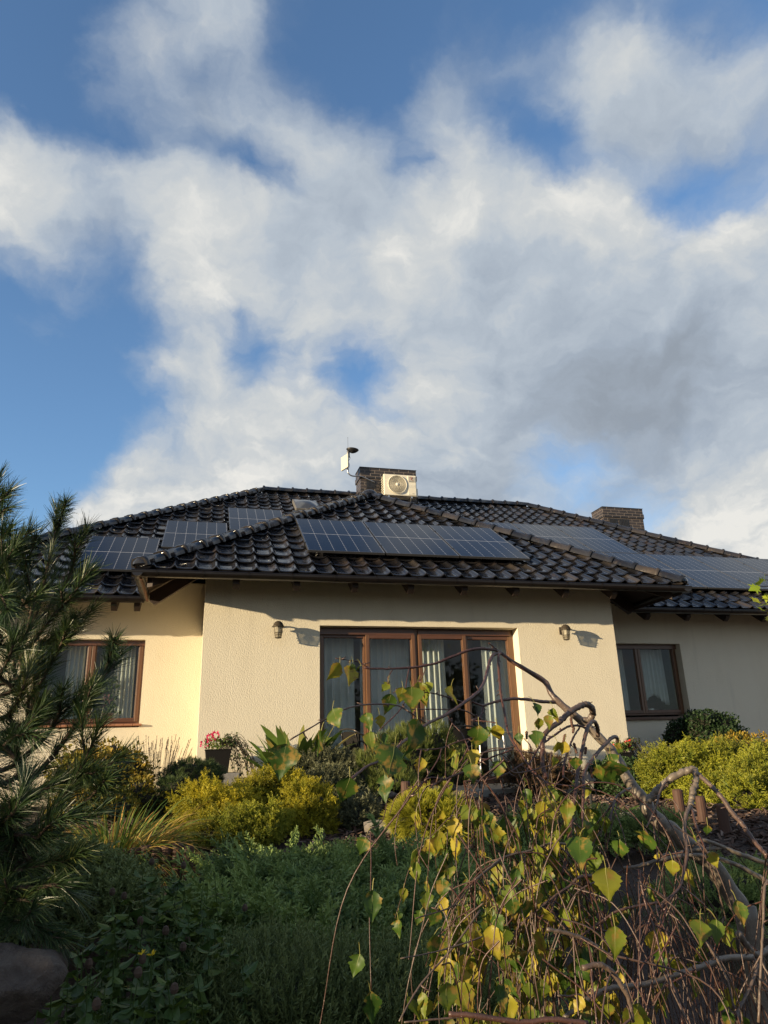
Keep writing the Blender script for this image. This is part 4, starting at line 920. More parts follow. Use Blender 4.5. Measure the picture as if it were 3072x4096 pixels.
def build_shrubs():
    g = 'golden junipers along the terrace'
    gk = dict(amp=.20, core=.74, depth=(.74, 1.06), up=.4, rand=.4)
    shrub('golden_juniper', 'largest golden yellow juniper, in front of the grey planter', 'juniper', [lob(850, 3275, 7.4, 105, 80), lob(790, 3240, 7.5, 55, 62), lob(935, 3225, 7.6, 75, 45), lob(880, 3330, 7.1, 110, 45)],
          PLG, 1150, .115, M['gold'], group=g, base=at(870, 3300, 7.3), **gk)
    shrub('golden_juniper', 'golden juniper with the brightest yellow tips, right of the stone under the planter', 'juniper', [lob(1090, 3180, 7.9, 95, 62), lob(1030, 3205, 7.8, 60, 48), lob(1170, 3215, 7.8, 45, 42)], PLG, 760, .115, M['gold'], group=g, **gk)
    shrub('golden_juniper', 'dome-shaped golden juniper, rightmost of the yellow mounds on the left', 'juniper', [lob(1232, 3245, 7.2, 82, 72), lob(1230, 3295, 7.1, 80, 50)], PLG, 720, .105, M['gold'], group=g, **gk)
    shrub('golden_juniper', 'low golden juniper, lowest of the yellow mounds above the green carpet', 'juniper', [lob(1010, 3320, 6.9, 105, 52), lob(960, 3350, 6.8, 70, 40)], PLG, 620, .11, M['gold2'], group=g, **gk)
    shrub('grey_juniper', 'olive grey-green juniper below the left door leaf', 'juniper', [lob(1290, 3110, 8.6, 150, 72), lob(1180, 3085, 8.8, 70, 50), lob(1400, 3120, 8.5, 90, 70), lob(1330, 3200, 8.0, 110, 90), lob(1400, 3290, 7.4, 130, 60)], SP, 5600, .12, M['greyjun'], amp=.18)
    shrub('mugo_pine', 'bushy mountain pine with upright needles in front of the patio door', 'pine', [lob(1600, 3060, 8.3, 110, 95), lob(1720, 3040, 8.4, 100, 105), lob(1500, 3110, 8.2, 80, 70), lob(1800, 3090, 8.3, 70, 75), lob(1640, 2990, 8.5, 60, 60), lob(1560, 3150, 8.0, 110, 50)],
          TUFL, 2600, .10, M['mugo'], up=.8, out=.6, rand=.25, amp=.22, core=.72)
    shrub('thread_cypress', 'low yellow-green thread-leaved mound below the short red posts', 'cypress', [lob(1715, 3275, 6.4, 125, 75), lob(1790, 3300, 6.3, 90, 60)], TUFL, 1900, .095, M['gold2'], up=.1, out=1, rand=.3, droop=.25, depth=(.8, 1.0))
    shrub('dwarf_spruce', 'dark green dwarf spruce dome left of the grey planter', 'spruce', [lob(760, 3130, 8.4, 105, 75), lob(700, 3230, 7.9, 70, 110), lob(820, 3120, 8.5, 60, 55)], TUF, 3800, .045, M['spruce'], up=.4, rand=.3)
    shrub('yellow_leaf_shrub', 'yellow and bronze leaved shrub behind the pine, under the left window', 'shrub', [lob(400, 3120, 8.2, 150, 95), lob(520, 3100, 8.3, 70, 90), lob(300, 3090, 8.2, 90, 90), lob(560, 3190, 7.9, 70, 70), lob(440, 3040, 8.6, 60, 60), lob(360, 3215, 7.7, 160, 70), lob(480, 3240, 7.6, 90, 50)],
          LF, 6500, .042, M['yleaf'], up=.5, rand=.7, amp=.24, core=.7)
    shrub('green_juniper', 'wide feathery green juniper carpet in the middle foreground', 'juniper',
          [lob(1120, 3610, 5.0, 240, 70, .6), lob(1500, 3600, 5.0, 300, 66, .7), lob(1250, 3760, 4.0, 330, 90, .55), lob(970, 3720, 4.4, 150, 70, .4), lob(1300, 3860, 3.5, 300, 70, .35), lob(1750, 3680, 4.4, 280, 95, .7), lob(1340, 3540, 5.6, 300, 30, .5), lob(1520, 3810, 3.7, 240, 90, .5), lob(1020, 3810, 3.8, 180, 80, .4), lob(1360, 3650, 4.7, 200, 60, .5), lob(1900, 3570, 5.2, 200, 70, .6), lob(1000, 3570, 5.4, 130, 30, .4), lob(1180, 3550, 5.5, 150, 34, .4), lob(1620, 3545, 5.5, 200, 34, .4)],
          PLJ, 1700, .28, M['junip'], layered=True, amp=.26, core=.52, depth=(.5, 1.03), base=at(1250, 3600, 5))
    shrub('yew_hedge', 'dark upright needle shrub at the bottom centre of the garden', 'hedge', [lob(1150, 4060, 3.0, 330, 150, .5), lob(1500, 4070, 2.9, 300, 150, .45), lob(900, 4100, 3.1, 200, 120, .4), lob(1800, 4090, 3.0, 260, 140, .45)],
          [t_spray(n=14, ls=.18, w=.02, seed=9, spread=.9, fine=0)], 8500, .13, M['yew'], up=1.0, out=.6, rand=.4, core=.76, amp=.2, depth=(.75, 1.06))
    shrub('creeping_juniper', 'dark low juniper behind the flowering weeds on the left', 'juniper', [lob(380, 3590, 4.7, 160, 85), lob(230, 3540, 5.0, 170, 95), lob(470, 3650, 4.4, 120, 80), lob(150, 3640, 4.6, 190, 120)], SP, 6500, .11, M['yew'], up=.4)
    shrub('boxwood_ball', 'round clipped green bush in front of the corner of the sunlit wall', 'bush', [lob(2500, 3130, 8.6, 140, 85), lob(2420, 3110, 8.8, 70, 60)], RL, 9500, .032, M['box'], up=.3, rand=.7, amp=.1)
    shrub('climbing_bush', 'dark leafy bush growing under the right window', 'bush', [lob(2820, 2930, 10.6, 110, 70), lob(2745, 2945, 10.7, 70, 48), lob(2900, 2960, 10.5, 80, 55)], RL, 8000, .042, M['ivy'], up=.2, rand=.8, amp=.22)
    shrub('golden_cypress', 'broad yellow-green cypress shrub on the right below the shaded wall', 'cypress', [lob(2745, 3110, 8.0, 125, 80), lob(2870, 3100, 8.1, 110, 78), lob(2665, 3090, 8.0, 50, 50), lob(2790, 3180, 7.7, 100, 48)], PLG, 1300, .17, M['gold2'], amp=.22, core=.70, depth=(.68, 1.04), rand=.4, group='golden cypresses on the right')
    shrub('golden_cypress', 'yellow-green cypress at the right edge, nearer than the broad one', 'cypress', [lob(3035, 3175, 7.3, 110, 85), lob(2995, 3225, 7.1, 80, 72), lob(3120, 3140, 7.3, 120, 100)], PLG, 1000, .17, M['gold2'], amp=.22, core=.70, depth=(.68, 1.04), rand=.4, group='golden cypresses on the right')
    shrub('spotted_shrub', 'small golden spotted-leaf shrub above the broad cypress', 'shrub', [lob(2960, 2985, 8.9, 80, 45), lob(3030, 3000, 8.8, 60, 55), lob(2890, 2990, 9.0, 50, 35)], LF, 1500, .04, M['yleaf'], up=.5, rand=.8, core=.5)
    shrub('heather_bush', 'brownish heather bush below the right end of the patio door', 'heather', [lob(2110, 3110, 8.6, 100, 75), lob(2230, 3120, 8.6, 90, 70), lob(2170, 3080, 8.8, 60, 60)], TUF, 2600, .06, M['heath'], up=.7, rand=.5, amp=.25, core=.6)
    for (u, v, Y, ru, rv, lb) in ((2620, 3330, 5.6, 100, 45, 'low mossy green cushion beside the fork of the bare birch stem'), (2350, 3330, 5.8, 130, 55, 'low green cushion behind the hanging birch twigs'), (2150, 3400, 5.0, 180, 90, 'low green ground juniper under the birch twigs'),
                                  (2950, 3600, 4.0, 240, 90, 'low green ground juniper under the bare grey branches on the right')):
        shrub('ground_juniper', lb, 'juniper', [lob(u, v, Y, ru, rv)], SPF, 1500, .10, M['junip'], up=.3, group='low ground junipers by the birch')
build_shrubs()

def blades(name, label, cat, c, n, L, w, mat, spread, group=None, lean=.5, part='blades', seg=6, emin=.35):
    c = V3(*c); root = thing(name, c, label, cat, group); b = MB()
    for k in range(n):
        a = rng.uniform(0, 6.283); r0 = spread*.25*math.sqrt(rng.random()); p = c+V3(r0*math.cos(a), r0*math.sin(a), 0); l = L*rng.uniform(.6, 1.1)
        el = rng.uniform(emin, 1.5); h = V3(math.cos(a), math.sin(a), 0); t = np.linspace(0, 1, seg)
        bend = rng.uniform(.5, 1.3)*lean; ang = el-bend*t*1.6; P = [p]
        for q in range(1, seg): P.append(P[-1]+(h*math.cos(ang[q])+V3(0, 0, math.sin(ang[q])))*l/(seg-1))
        P = np.array(P); s = nrm(np.cross(h, V3(0, 0, 1))+rng.normal(0, .3, 3)); ww = w*rng.uniform(.7, 1.2)*np.array([.7]+[1]*(seg-3)+[.7, .08])
        V = np.stack([P-s*ww[:, None], P+s*ww[:, None]], 1).reshape(-1, 3); F = np.array([(2*i, 2*i+1, 2*i+3, 2*i+2) for i in range(seg-1)])
        b.add(V, F, rng.random(), np.repeat(t, 2))
    b.build(part, mat, root); return root
def build_blades():
    p = at(450, 3330, 6.3); p[2] = gz(p[0], p[1])
    blades('ornamental_grass', 'arching clump of green and tan ornamental grass left of the bark mulch', 'grass clump', p, 1700, .64, .0058, M['grass'], 1.3, lean=.95)
    p = at(1175, 3100, 8.95); p[2] = -.33
    r = blades('canna_plant', 'broad-bladed leafy plant against the wall left of the patio door', 'plant', p, 80, .70, .046, M['canna'], 1.1, lean=.42, seg=8, emin=.8)
    for i, (u, v) in enumerate(((2380, 3230), (2440, 3215))):
        p = at(u, v, 7.0); p[2] = gz(p[0], p[1]); blades('hosta_plant', ('pale leafy hosta left of the garden lantern foot', 'pale leafy hosta in front of the round clipped bush')[i], 'plant', p, 30, .26, .018, M['canna'], .3, lean=.8, group='hostas under the round bush')
    # lavender
    p = at(620, 3200, 8.4); p[2] = gz(p[0], p[1]); root = blades('lavender_bush', 'grey lavender bush with dry flower spikes against the wall', 'lavender', p, 420, .38, .004, M['lav'], .9, lean=.3, part='leaves')
    b = MB(); T_ = t_tuft(8, 1., .08, .35, 3); P = []; S = []
    for k in range(85):
        a = rng.uniform(0, 6.283); e = rng.uniform(.02, .50); l = rng.uniform(.62, .84); d = nrm(V3(math.cos(a)*e, math.sin(a)*e*.6, 1)); q = p+V3(math.cos(a), math.sin(a), 0)*.08
        pts = [q, q+d*l*.5+V3(0, 0, .01), q+d*l]; b.tube(smooth_path(pts, 3), .0013, 4, rnd=.5)
        for j in range(4): b.inst(T_, frames([d]), [q+d*(l-.075+.02*j)], S=[.024])
    b.build('flower_spikes', M['lavsp'], root)
build_blades()

# ---- trailing and flowering plants in the planters
def planter(P, w, h, label, petals, pl, sx):
    """square tapering wicker pot"""
    P = V3(*P); root = thing('planter', P, label, 'planter', 'wicker planters by the wall'); b = MB(); a = w/2
    def ring(z, r): return [P+V3(-r, -r, z), P+V3(r, -r, z), P+V3(r, r, z), P+V3(-r, r, z)]
    V = ring(0, a*.80)+ring(h, a)+ring(h, a*.90)+ring(h*.85, a*.88); b.add(V, [(0, 1, 2, 3)]+[(4*k+i, 4*k+(i+1) % 4, 4*k+4+(i+1) % 4, 4*k+4+i) for k in range(3) for i in range(4)]+[(12, 13, 14, 15)])
    b.build('pot', M['wicker'], root, bev=.008)
    b = MB(); b.tube([P+V3(-a, -a, h), P+V3(a, -a, h), P+V3(a, a, h), P+V3(-a, a, h), P+V3(-a, -a, h)], .009, 6); b.build('rim', M['wicker'], root)
    fl = thing('geranium', P+V3(0, 0, h), pl, 'flower', 'geraniums in the planters')
    b = MB(); n = 260; q = P+V3(0, 0, h)+np.stack([rng.uniform(-a, a, n), rng.uniform(-a, a, n), rng.uniform(0, .13, n)], 1); b.inst(LF[0], frames(rng.normal(0, .6, (n, 3))+V3(0, 0, .7)), q, S=rng.uniform(.025, .05, n)); b.build('leaves', M['canna'], fl)
    b = MB()
    for (dx, dz, k) in (((-.10, .15, 60), (-.04, .17, 60), (-.17, .07, 26)) if w > .3 else ((-.10, .10, 22), (.10, .12, 16))):
        d = nrm(rng.normal(size=(k, 3))); b.inst(RL[0], frames(d), P+V3(dx, -.05, h+dz)+d*.034, S=rng.uniform(.02, .036, k))
    b.build('blossom', petals, fl)
    tr = thing('trailing_plant', P+V3(a*.6, 0, h), 'thin trailing stems spilling over the right side of the %s' % ('grey planter' if sx > 0 and w > .25 else 'planter at the right corner'), 'plant', 'trailing plants in the planters')
    bs = MB(); bl = MB()
    for k in range(34):
        a0 = rng.uniform(-.9, .7); d = V3(math.cos(a0), math.sin(a0)*.5-.1, 0); l = rng.uniform(.25, .62); hgt = rng.uniform(.05, .20)
        s0 = P+V3(rng.uniform(0, a), rng.uniform(-a*.7, a*.7), h); pts = [s0, s0+V3(0, 0, hgt)+d*l*.25, s0+d*l*.6+V3(0, 0, hgt*.3-.1), s0+d*l*.8+V3(0, 0, -.42*rng.uniform(.4, 1))]
        pp = smooth_path(pts, 6); bs.tube(pp, .0025, 4)
        m = 16; ii = rng.integers(3, len(pp), m); bl.inst(t_rleaf(), frames(rng.normal(size=(m, 3))-V3(0, 0, .5)), pp[ii]+rng.normal(0, .012, (m, 3)), S=rng.uniform(.018, .042, m))
    bs.build('stems', M['bark'], tr); bl.build('leaves', M['trail'], tr)
pA = at(868, 3092, 9.62)
planter((pA[0], pA[1], -.225), .315, .275, 'dark grey wicker planter with pink geraniums on a stone block', M['petal'], 'pink geranium in the grey planter at the left corner of the front wall', 1)
b = MB(); b.box((pA[0]-.16, 9.42, -.66), (pA[0]+.27, 9.86, -.227)); tag(b.build('stone_block', M['block'], None, bev=.012), 'grey stone block under the left wicker planter', 'stone')
pB = at(2500, 3040, 9.5)
planter((pB[0]-.05, pB[1], pB[2]-.12), .24, .22, 'small grey wicker planter with red geraniums at the right corner of the wall', M['redpetal'], 'red geranium seen just behind the birch stem', 1)
b = MB(); b.box((pB[0]-.19, 9.36, -.66), (pB[0]+.10, 9.64, pB[2]-.122)); tag(b.build('stone_block', M['block'], None, bev=.012), 'grey stone block under the right wicker planter', 'stone')

# ---- posts, logs, stones, mulch
def post(P, r, h, label, group):
    b = MB(); b.lathe([(.001, h), (r*.80, h), (r, h-.012), (r*1.02, 0), (r, -.15)], 14, V3(*P)); return tag(b.build('wooden_post', M['post'], None, smooth=False), label, 'post', group)
def build_posts():
    nm = ('left', 'middle', 'right')
    for i, (u, v, r, Y) in enumerate(((1622, 3125, 24, 7.3), (1697, 3150, 22, 7.2), (1768, 3162, 23, 7.1))):
        P = at(u, v, Y); k = fd(P)/F0; g0 = gz(P[0], P[1]); post((P[0], P[1], g0), r*k*.80, P[2]-g0, ('tallest red-brown wooden post, left of the three above the thread-leaved mound', 'middle red-brown post above the thread-leaved mound', 'shortest red-brown post with a crack, right of the three above the thread-leaved mound')[i], 'red-brown palisade posts in the bed')
    for i, (u, v, r, Y) in enumerate(((2708, 3157, 25, 6.9), (2798, 3184, 24, 6.6), (2884, 3215, 27, 6.2))):
        P = at(u, v, Y); k = fd(P)/F0; g0 = gz(P[0], P[1]); post((P[0], P[1], g0), r*k*.80, P[2]-g0, '%s of three brown posts standing in bark chips on the right' % ('leftmost', 'middle', 'rightmost')[i], 'brown posts in the bark chips')
    for i in range(7):
        u = 500+i*42; P = at(u, 3400-i*3, 5.95-.0*i); k = fd(P)/F0; g0 = gz(P[0], P[1])-.12
        post((P[0], P[1], g0), .045, P[2]-g0+.01*((i*7) % 3), 'dark red palisade post, %s in the short row below the bark mulch' % ('leftmost', 'second from the left', 'third from the left', 'middle one', 'third from the right', 'second from the right', 'rightmost')[i], 'dark red palisade row below the mulch')
build_posts()
def rock(name, c, r, mat, seed, label, cat='stone', flat=1.):
    q = np.random.default_rng(seed); bm = bmesh.new(); bmesh.ops.create_icosphere(bm, subdivisions=4, radius=1)
    co = np.array([v.co[:] for v in bm.verts]); f = lumpy(co, seed, .13)
    for k in range(9):
        n = nrm(q.normal(size=3)); h = q.uniform(.62, .9); dd = co@n; f = np.where(dd*f > h, h/np.maximum(dd, .2), f)
    f += .02*np.sin(co@(q.normal(size=3)*14))+.015*np.sin(co@(q.normal(size=3)*23))
    for v, a in zip(bm.verts, co*f[:, None]*np.asarray(r)+np.asarray(c)): v.co = a
    me = bpy.data.meshes.new(name); bm.to_mesh(me); bm.free(); me.materials.append(mat); me.polygons.foreach_set('use_smooth', [True]*len(me.polygons))
    o = bpy.data.objects.new(name, me); C.objects.link(o); return tag(o, label, cat)
def log(u, v, Y, L, r, ang, label):
    P = at(u, v, Y); P[2] = gz(P[0], P[1])+r*.75; d = V3(math.cos(ang), math.sin(ang), 0); b = MB(); n = 9
    pts = [P+d*L*(t-.5)+V3(0, 0, .01*math.sin(5*t)) for t in np.linspace(0, 1, n)]; b.tube(pts, r*np.array([.93]+[1, .97, 1.02, 1, .98, 1.03, 1]+[.92]), 14); return tag(b.build('log', M['oldwood'], None, smooth=False), label, 'log')
log(1530, 3250, 6.9, .34, .065, -.25, 'short weathered grey log lying in the mulch left of the posts')
log(2520, 3232, 6.8, .32, .06, .1, 'pale weathered log lying behind the birch stem')
rock('boulder', at(45, 3960, 2.3), (.145, .16, .092), M['boulder'], 5, 'large rounded boulder in the bottom left corner', 'boulder')
for i, (u, v, Y, r) in enumerate(((1440, 3200, 7.5, .11), (1560, 3190, 7.6, .10), (1630, 3200, 7.6, .09), (1490, 3180, 7.9, .12), (1720, 3190, 7.7, .10), (1840, 3185, 7.7, .09), (1800, 3150, 8.2, .10))):
    P = at(u, v, Y); tag(rock('stone', P, (r, r*.8, r*.6), M['boulder'], 20+i, ('grey stone, %s' % ('leftmost of the row below the terrace', 'second from the left in the row below the terrace', 'third from the left, directly behind the tallest red post', 'largest one, highest of the row below the terrace', 'fifth one, between the middle and right red posts', 'rightmost of the row below the terrace', 'topmost at the right end, touching the terrace edge')[i])), group='stones below the terrace')
def build_mulch():
    b = MB(); T_ = (np.array([(-.5, -.14, 0), (.5, -.10, .03), (.42, .14, 0), (-.46, .12, .05), (-.5, -.14, .09), (.5, -.10, .10), (.42, .14, .08), (-.46, .12, .12)]), np.array([(0, 1, 2, 3), (7, 6, 5, 4), (0, 4, 5, 1), (1, 5, 6, 2), (2, 6, 7, 3), (3, 7, 4, 0)]), np.zeros(8))
    reg = [(-2.6, 2.0, 5.8, 8.2, 2600), (1.6, 3.6, 5.8, 8.4, 1300), (3.6, 7.5, 4.4, 9.5, 6500)]
    for (x0, x1, y0, y1, n) in reg:
        x = rng.uniform(x0, x1, n); y = rng.uniform(y0, y1, n); P = np.stack([x, y, gz(x, y)+rng.uniform(.0, .03, n)], 1)
        b.inst(T_, frames(rng.normal(0, .35, (n, 3))+V3(0, 0, 1)), P, S=rng.uniform(.04, .12, n))
    o = b.build('bark_mulch', M['mulch'], None); tag(o, 'brown bark chips covering the garden beds', 'mulch', kind='stuff')
build_mulch()

# ---- garden lantern, chairs, window-sill plant
def build_lantern():
    P = at(2356, 3130, 7.6); g0 = gz(P[0], P[1]); P[2] = P[2]; root = thing('garden_lantern', (P[0], P[1], g0), 'small black garden lantern with pale glass behind the birch stems', 'lantern')
    b = MB(); b.tube([(P[0], P[1], g0-.05), (P[0], P[1], P[2]-.07)], .016, 8); b.build('pole', M['black'], root)
    b = MB(); b.lathe([(.001, .115), (.012, .11), (.02, .085), (.085, .035), (.09, .02), (.07, .018)], 6, P); b.build('roof', M['black'], root)
    b = MB(); b.lathe([(.058, .018), (.042, -.07)], 6, P); b.build('glass', M['lampglass'], root)
    b = MB(); b.lathe([(.05, -.07), (.05, -.085), (.001, -.085)], 6, P)
    for k in range(6): t = k*math.pi/3; b.tube([P+V3(.06*math.cos(t), .06*math.sin(t), .02), P+V3(.044*math.cos(t), .044*math.sin(t), -.07)], .004, 4)
    b.build('cage', M['black'], root)
build_lantern()
def chair(c, ang, label):
    c = V3(*c); ca, sa = math.cos(ang), math.sin(ang); Q = lambda x, y, z: c+V3(x*ca-y*sa, x*sa+y*ca, z)     # -y is the front
    root = thing('garden_chair', c, label, 'chair', 'bistro chairs on the terrace')
    b = MB()
    arch = smooth_path([Q(-.27, -.22, .0), Q(-.275, -.20, .42), Q(-.27, -.16, .60), Q(-.26, .02, .64), Q(-.25, .20, .70), Q(-.17, .28, .76), Q(0, .30, .775), Q(.17, .28, .76), Q(.25, .20, .70), Q(.26, .02, .64), Q(.27, -.16, .60), Q(.275, -.20, .42), Q(.27, -.22, 0)], 5)
    b.tube(arch, .0115, 8); b.build('arm_frame', M['steel'], root, smooth=True)
    for s in (-1, 1):
        b = MB(); b.tube(smooth_path([Q(s*.22, .24, 0), Q(s*.20, .20, .43), Q(s*.17, .26, .74)]), .010, 7); b.build('leg', M['steel'], root, smooth=True)
    b = MB(); b.tube([Q(.22*math.cos(t), .22*math.sin(t)-.02, .435) for t in np.linspace(0, 6.283, 25)], .011, 7, cap=False); b.tube([Q(-.27, -.21, .30), Q(.27, -.21, .30)], .008, 6); b.build('seat_ring', M['steel'], root, smooth=True)
    b = MB(); b.lathe([(.001, .43), (.21, .432), (.21, .445), (.001, .440)], 24, Q(0, -.02, 0)); b.build('seat', M['wicker'], root)
    b = MB(); n = 13; V = []; m = 7
    for j in range(m):
        for i in range(n):
            t = -1+2*i/(n-1); z = .47+.275*j/(m-1); V.append(Q(.19*t*(1+.12*j/m), .25+.03*j/m-.06*t*t, z-.03*t*t*(j/m)))
    V2 = [np.asarray(v)+(Q(0, .012, 0)-Q(0, 0, 0)) for v in V]; b.add(V, np.array([(j*n+i, j*n+i+1, (j+1)*n+i+1, (j+1)*n+i) for j in range(m-1) for i in range(n-1)])); b.add(V2, np.array([(j*n+i, (j+1)*n+i, (j+1)*n+i+1, j*n+i+1) for j in range(m-1) for i in range(n-1)])); b.build('backrest', M['wicker'], root, smooth=True)
pc = at(1440, 2980, 9.42); chair((pc[0]+.08, 9.45, -.52), 1.9, 'dark wicker and steel chair at the left of the patio door')
pc = at(1815, 2990, 9.35); chair((pc[0]+.02, 9.4, -.52), math.pi+.15, 'brown wicker chair facing the right door leaves')
def build_table():
    P = V3(at(1960, 3000, 9.3)[0], 9.3, -.52); root = thing('terrace_table', P, 'glass-topped steel table, mostly hidden right of the brown chair', 'table')
    for k in range(4):
        t = k*math.pi/2+.6; b = MB(); b.tube([P+V3(.26*math.cos(t), .26*math.sin(t), 0), P+V3(.22*math.cos(t), .22*math.sin(t), .68)], .011, 7); b.build('leg', M['chrome'], root)
    b = MB(); b.lathe([(.001, .682), (.30, .682), (.305, .688), (.30, .695), (.001, .695)], 32, P); b.build('tabletop', M['lampglass'], root)
build_table()
def sill_plant():
    P = V3(-1.30, 11.80, .515); root = thing('potted_plant', P, 'potted orchid in a terracotta pot behind the right pane of the left window', 'plant')
    b = MB(); b.lathe([(.001, 0), (.055, 0), (.072, .10), (.08, .105), (.08, .12), (.068, .12), (.066, .10), (.001, .10)], 18, P); b.build('pot', M['terracotta'], root, smooth=True)
    b = MB()
    for (dx, h) in ((-.03, .45), (.02, .62), (.05, .38)): b.tube(smooth_path([P+V3(0, 0, .1), P+V3(dx, 0, .1+h*.5), P+V3(dx*3, -.02, .1+h)]), .004, 5)
    b.build('stem', M['herb'], root)
    b = MB(); n = 60; q = P+np.stack([rng.normal(0, .07, n), rng.normal(0, .03, n), rng.uniform(.1, .6, n)], 1); b.inst(LF[0], frames(rng.normal(size=(n, 3))+V3(0, 0, .6)), q, S=rng.uniform(.06, .13, n)); b.build('leaves', M['herb'], root)
    b = MB(); n = 26; q = P+V3(-.03, -.02, .3)+rng.normal(0, .04, (n, 3)); b.inst(t_rleaf(), frames(rng.normal(size=(n, 3))), q, S=rng.uniform(.03, .05, n)); b.build('blossom', foliage('orchid_petal', [(0, (.45, .20, .22)), (1, (.6, .35, .35))]), root)
    P = V3(8.05, 11.80, .46); b = MB(); b.lathe([(.001, 0), (.05, 0), (.058, .10), (.001, .10)], 16, P); tag(b.build('flower_pot', M['whitep'], None, smooth=False), 'small white pot on the inner sill of the right window', 'pot')
sill_plant()

# ------------------------------------------------------------------ weeds in the shade, bottom left
def build_weeds():
    spots = [(200, 3950, 2.3), (330, 3900, 2.5), (430, 3980, 2.3), (540, 3930, 2.4), (640, 3900, 2.6), (480, 3800, 2.8), (330, 3760, 2.9), (600, 3760, 3.0), (720, 3820, 2.8), (800, 3760, 3.0),
             (520, 3640, 3.3), (640, 3600, 3.4), (760, 3640, 3.2), (860, 3680, 3.1), (700, 3700, 3.1), (600, 3480, 3.5), (840, 3520, 3.4), (900, 3600, 3.3), (420, 3660, 3.2), (300, 3850, 2.6), (560, 4050, 2.2), (760, 4000, 2.4), (380, 4060, 2.2),
             (250, 4040, 2.2), (660, 4060, 2.3), (160, 4050, 2.2), (480, 3560, 3.4), (780, 3900, 2.6), (900, 3800, 2.9), (560, 3860, 2.6), (690, 3520, 3.4), (440, 3880, 2.5), (360, 3960, 2.3), (620, 3690, 3.1)]
    spots = spots+[(u+rng.normal(0, 55), v+rng.normal(10, 40), Y+rng.normal(0, .12)) for u, v, Y in spots*2 if u > 280]
    b = MB(); st = 0
    for i, (u, v, Y) in enumerate(spots):
        top = at(u+rng.normal(0, 12), v+rng.normal(0, 10), Y); g0 = float(gz(top[0], top[1])); h = max(.12, top[2]-g0); base = V3(top[0]+rng.normal(0, .08), top[1]+.03, g0)
        pp = smooth_path([base, base+(top-base)*.5+V3(rng.normal(0, .02), 0, 0), top], 8); b.tube(pp, np.linspace(.0035, .0015, len(pp)), 5, rnd=.3)
        n = int(16+h*60); tone = rng.uniform(-.25, .3)
        t = rng.uniform(.2, 1, n); P = pp[(t*(len(pp)-1)).astype(int)]; a = rng.uniform(0, 6.283, n); Zv = nrm(np.stack([np.cos(a), np.sin(a), rng.uniform(-1.1, .35, n)], 1)); X = nrm(np.cross(Zv, V3(0, 0, 1))+rng.normal(0, .35, (n, 3))); Yv = np.cross(Zv, X)
        b.inst(t_leaf(.58, .12, .32), np.stack([X, Yv, Zv], -1), P, rnd=np.clip(rng.beta(2, 3, n)+tone, 0, 1), S=rng.uniform(.03, .085, n)*(1.1-.35*t))
        if i % 7 == 1: b.lathe([(.001, .02), (.008, .016), (.012, .004), (.009, -.006), (.001, -.01)], 8, top+V3(0, 0, .02), mi=1)
    tag(b.build('weeds', [M['herb'], M['bark']], None), 'dark leafy weeds with drooping pointed leaves and dry seed heads in the shaded bottom left bed', 'weeds', kind='stuff')
    yp = foliage('yellow_petal', [(0, (.7, .5, .02)), (1, (.8, .6, .03))])
    for (u, v, Y, sd) in ((572, 3815, 2.6, 'left'), (608, 3820, 2.62, 'right')):
        P = at(u, v, Y); r = thing('yellow_flower', P, 'tiny yellow flower among the dark weeds, the %s one of the pair' % sd, 'flower', 'yellow flowers among the weeds'); f = MB(); d = nrm(np.stack([rng.normal(size=9), rng.normal(size=9), np.full(9, .5)], 1)); f.inst(t_leaf(.4, .1, .1), frames(d), np.repeat([P], 9, 0), S=np.full(9, .017)); f.build('blossom', yp, r)
        f = MB(); f.tube([P, P+V3(.004, .01, -.10), P+V3(.0, .02, -.22)], .0015, 5); f.build('stem', M['herb'], r)
build_weeds()

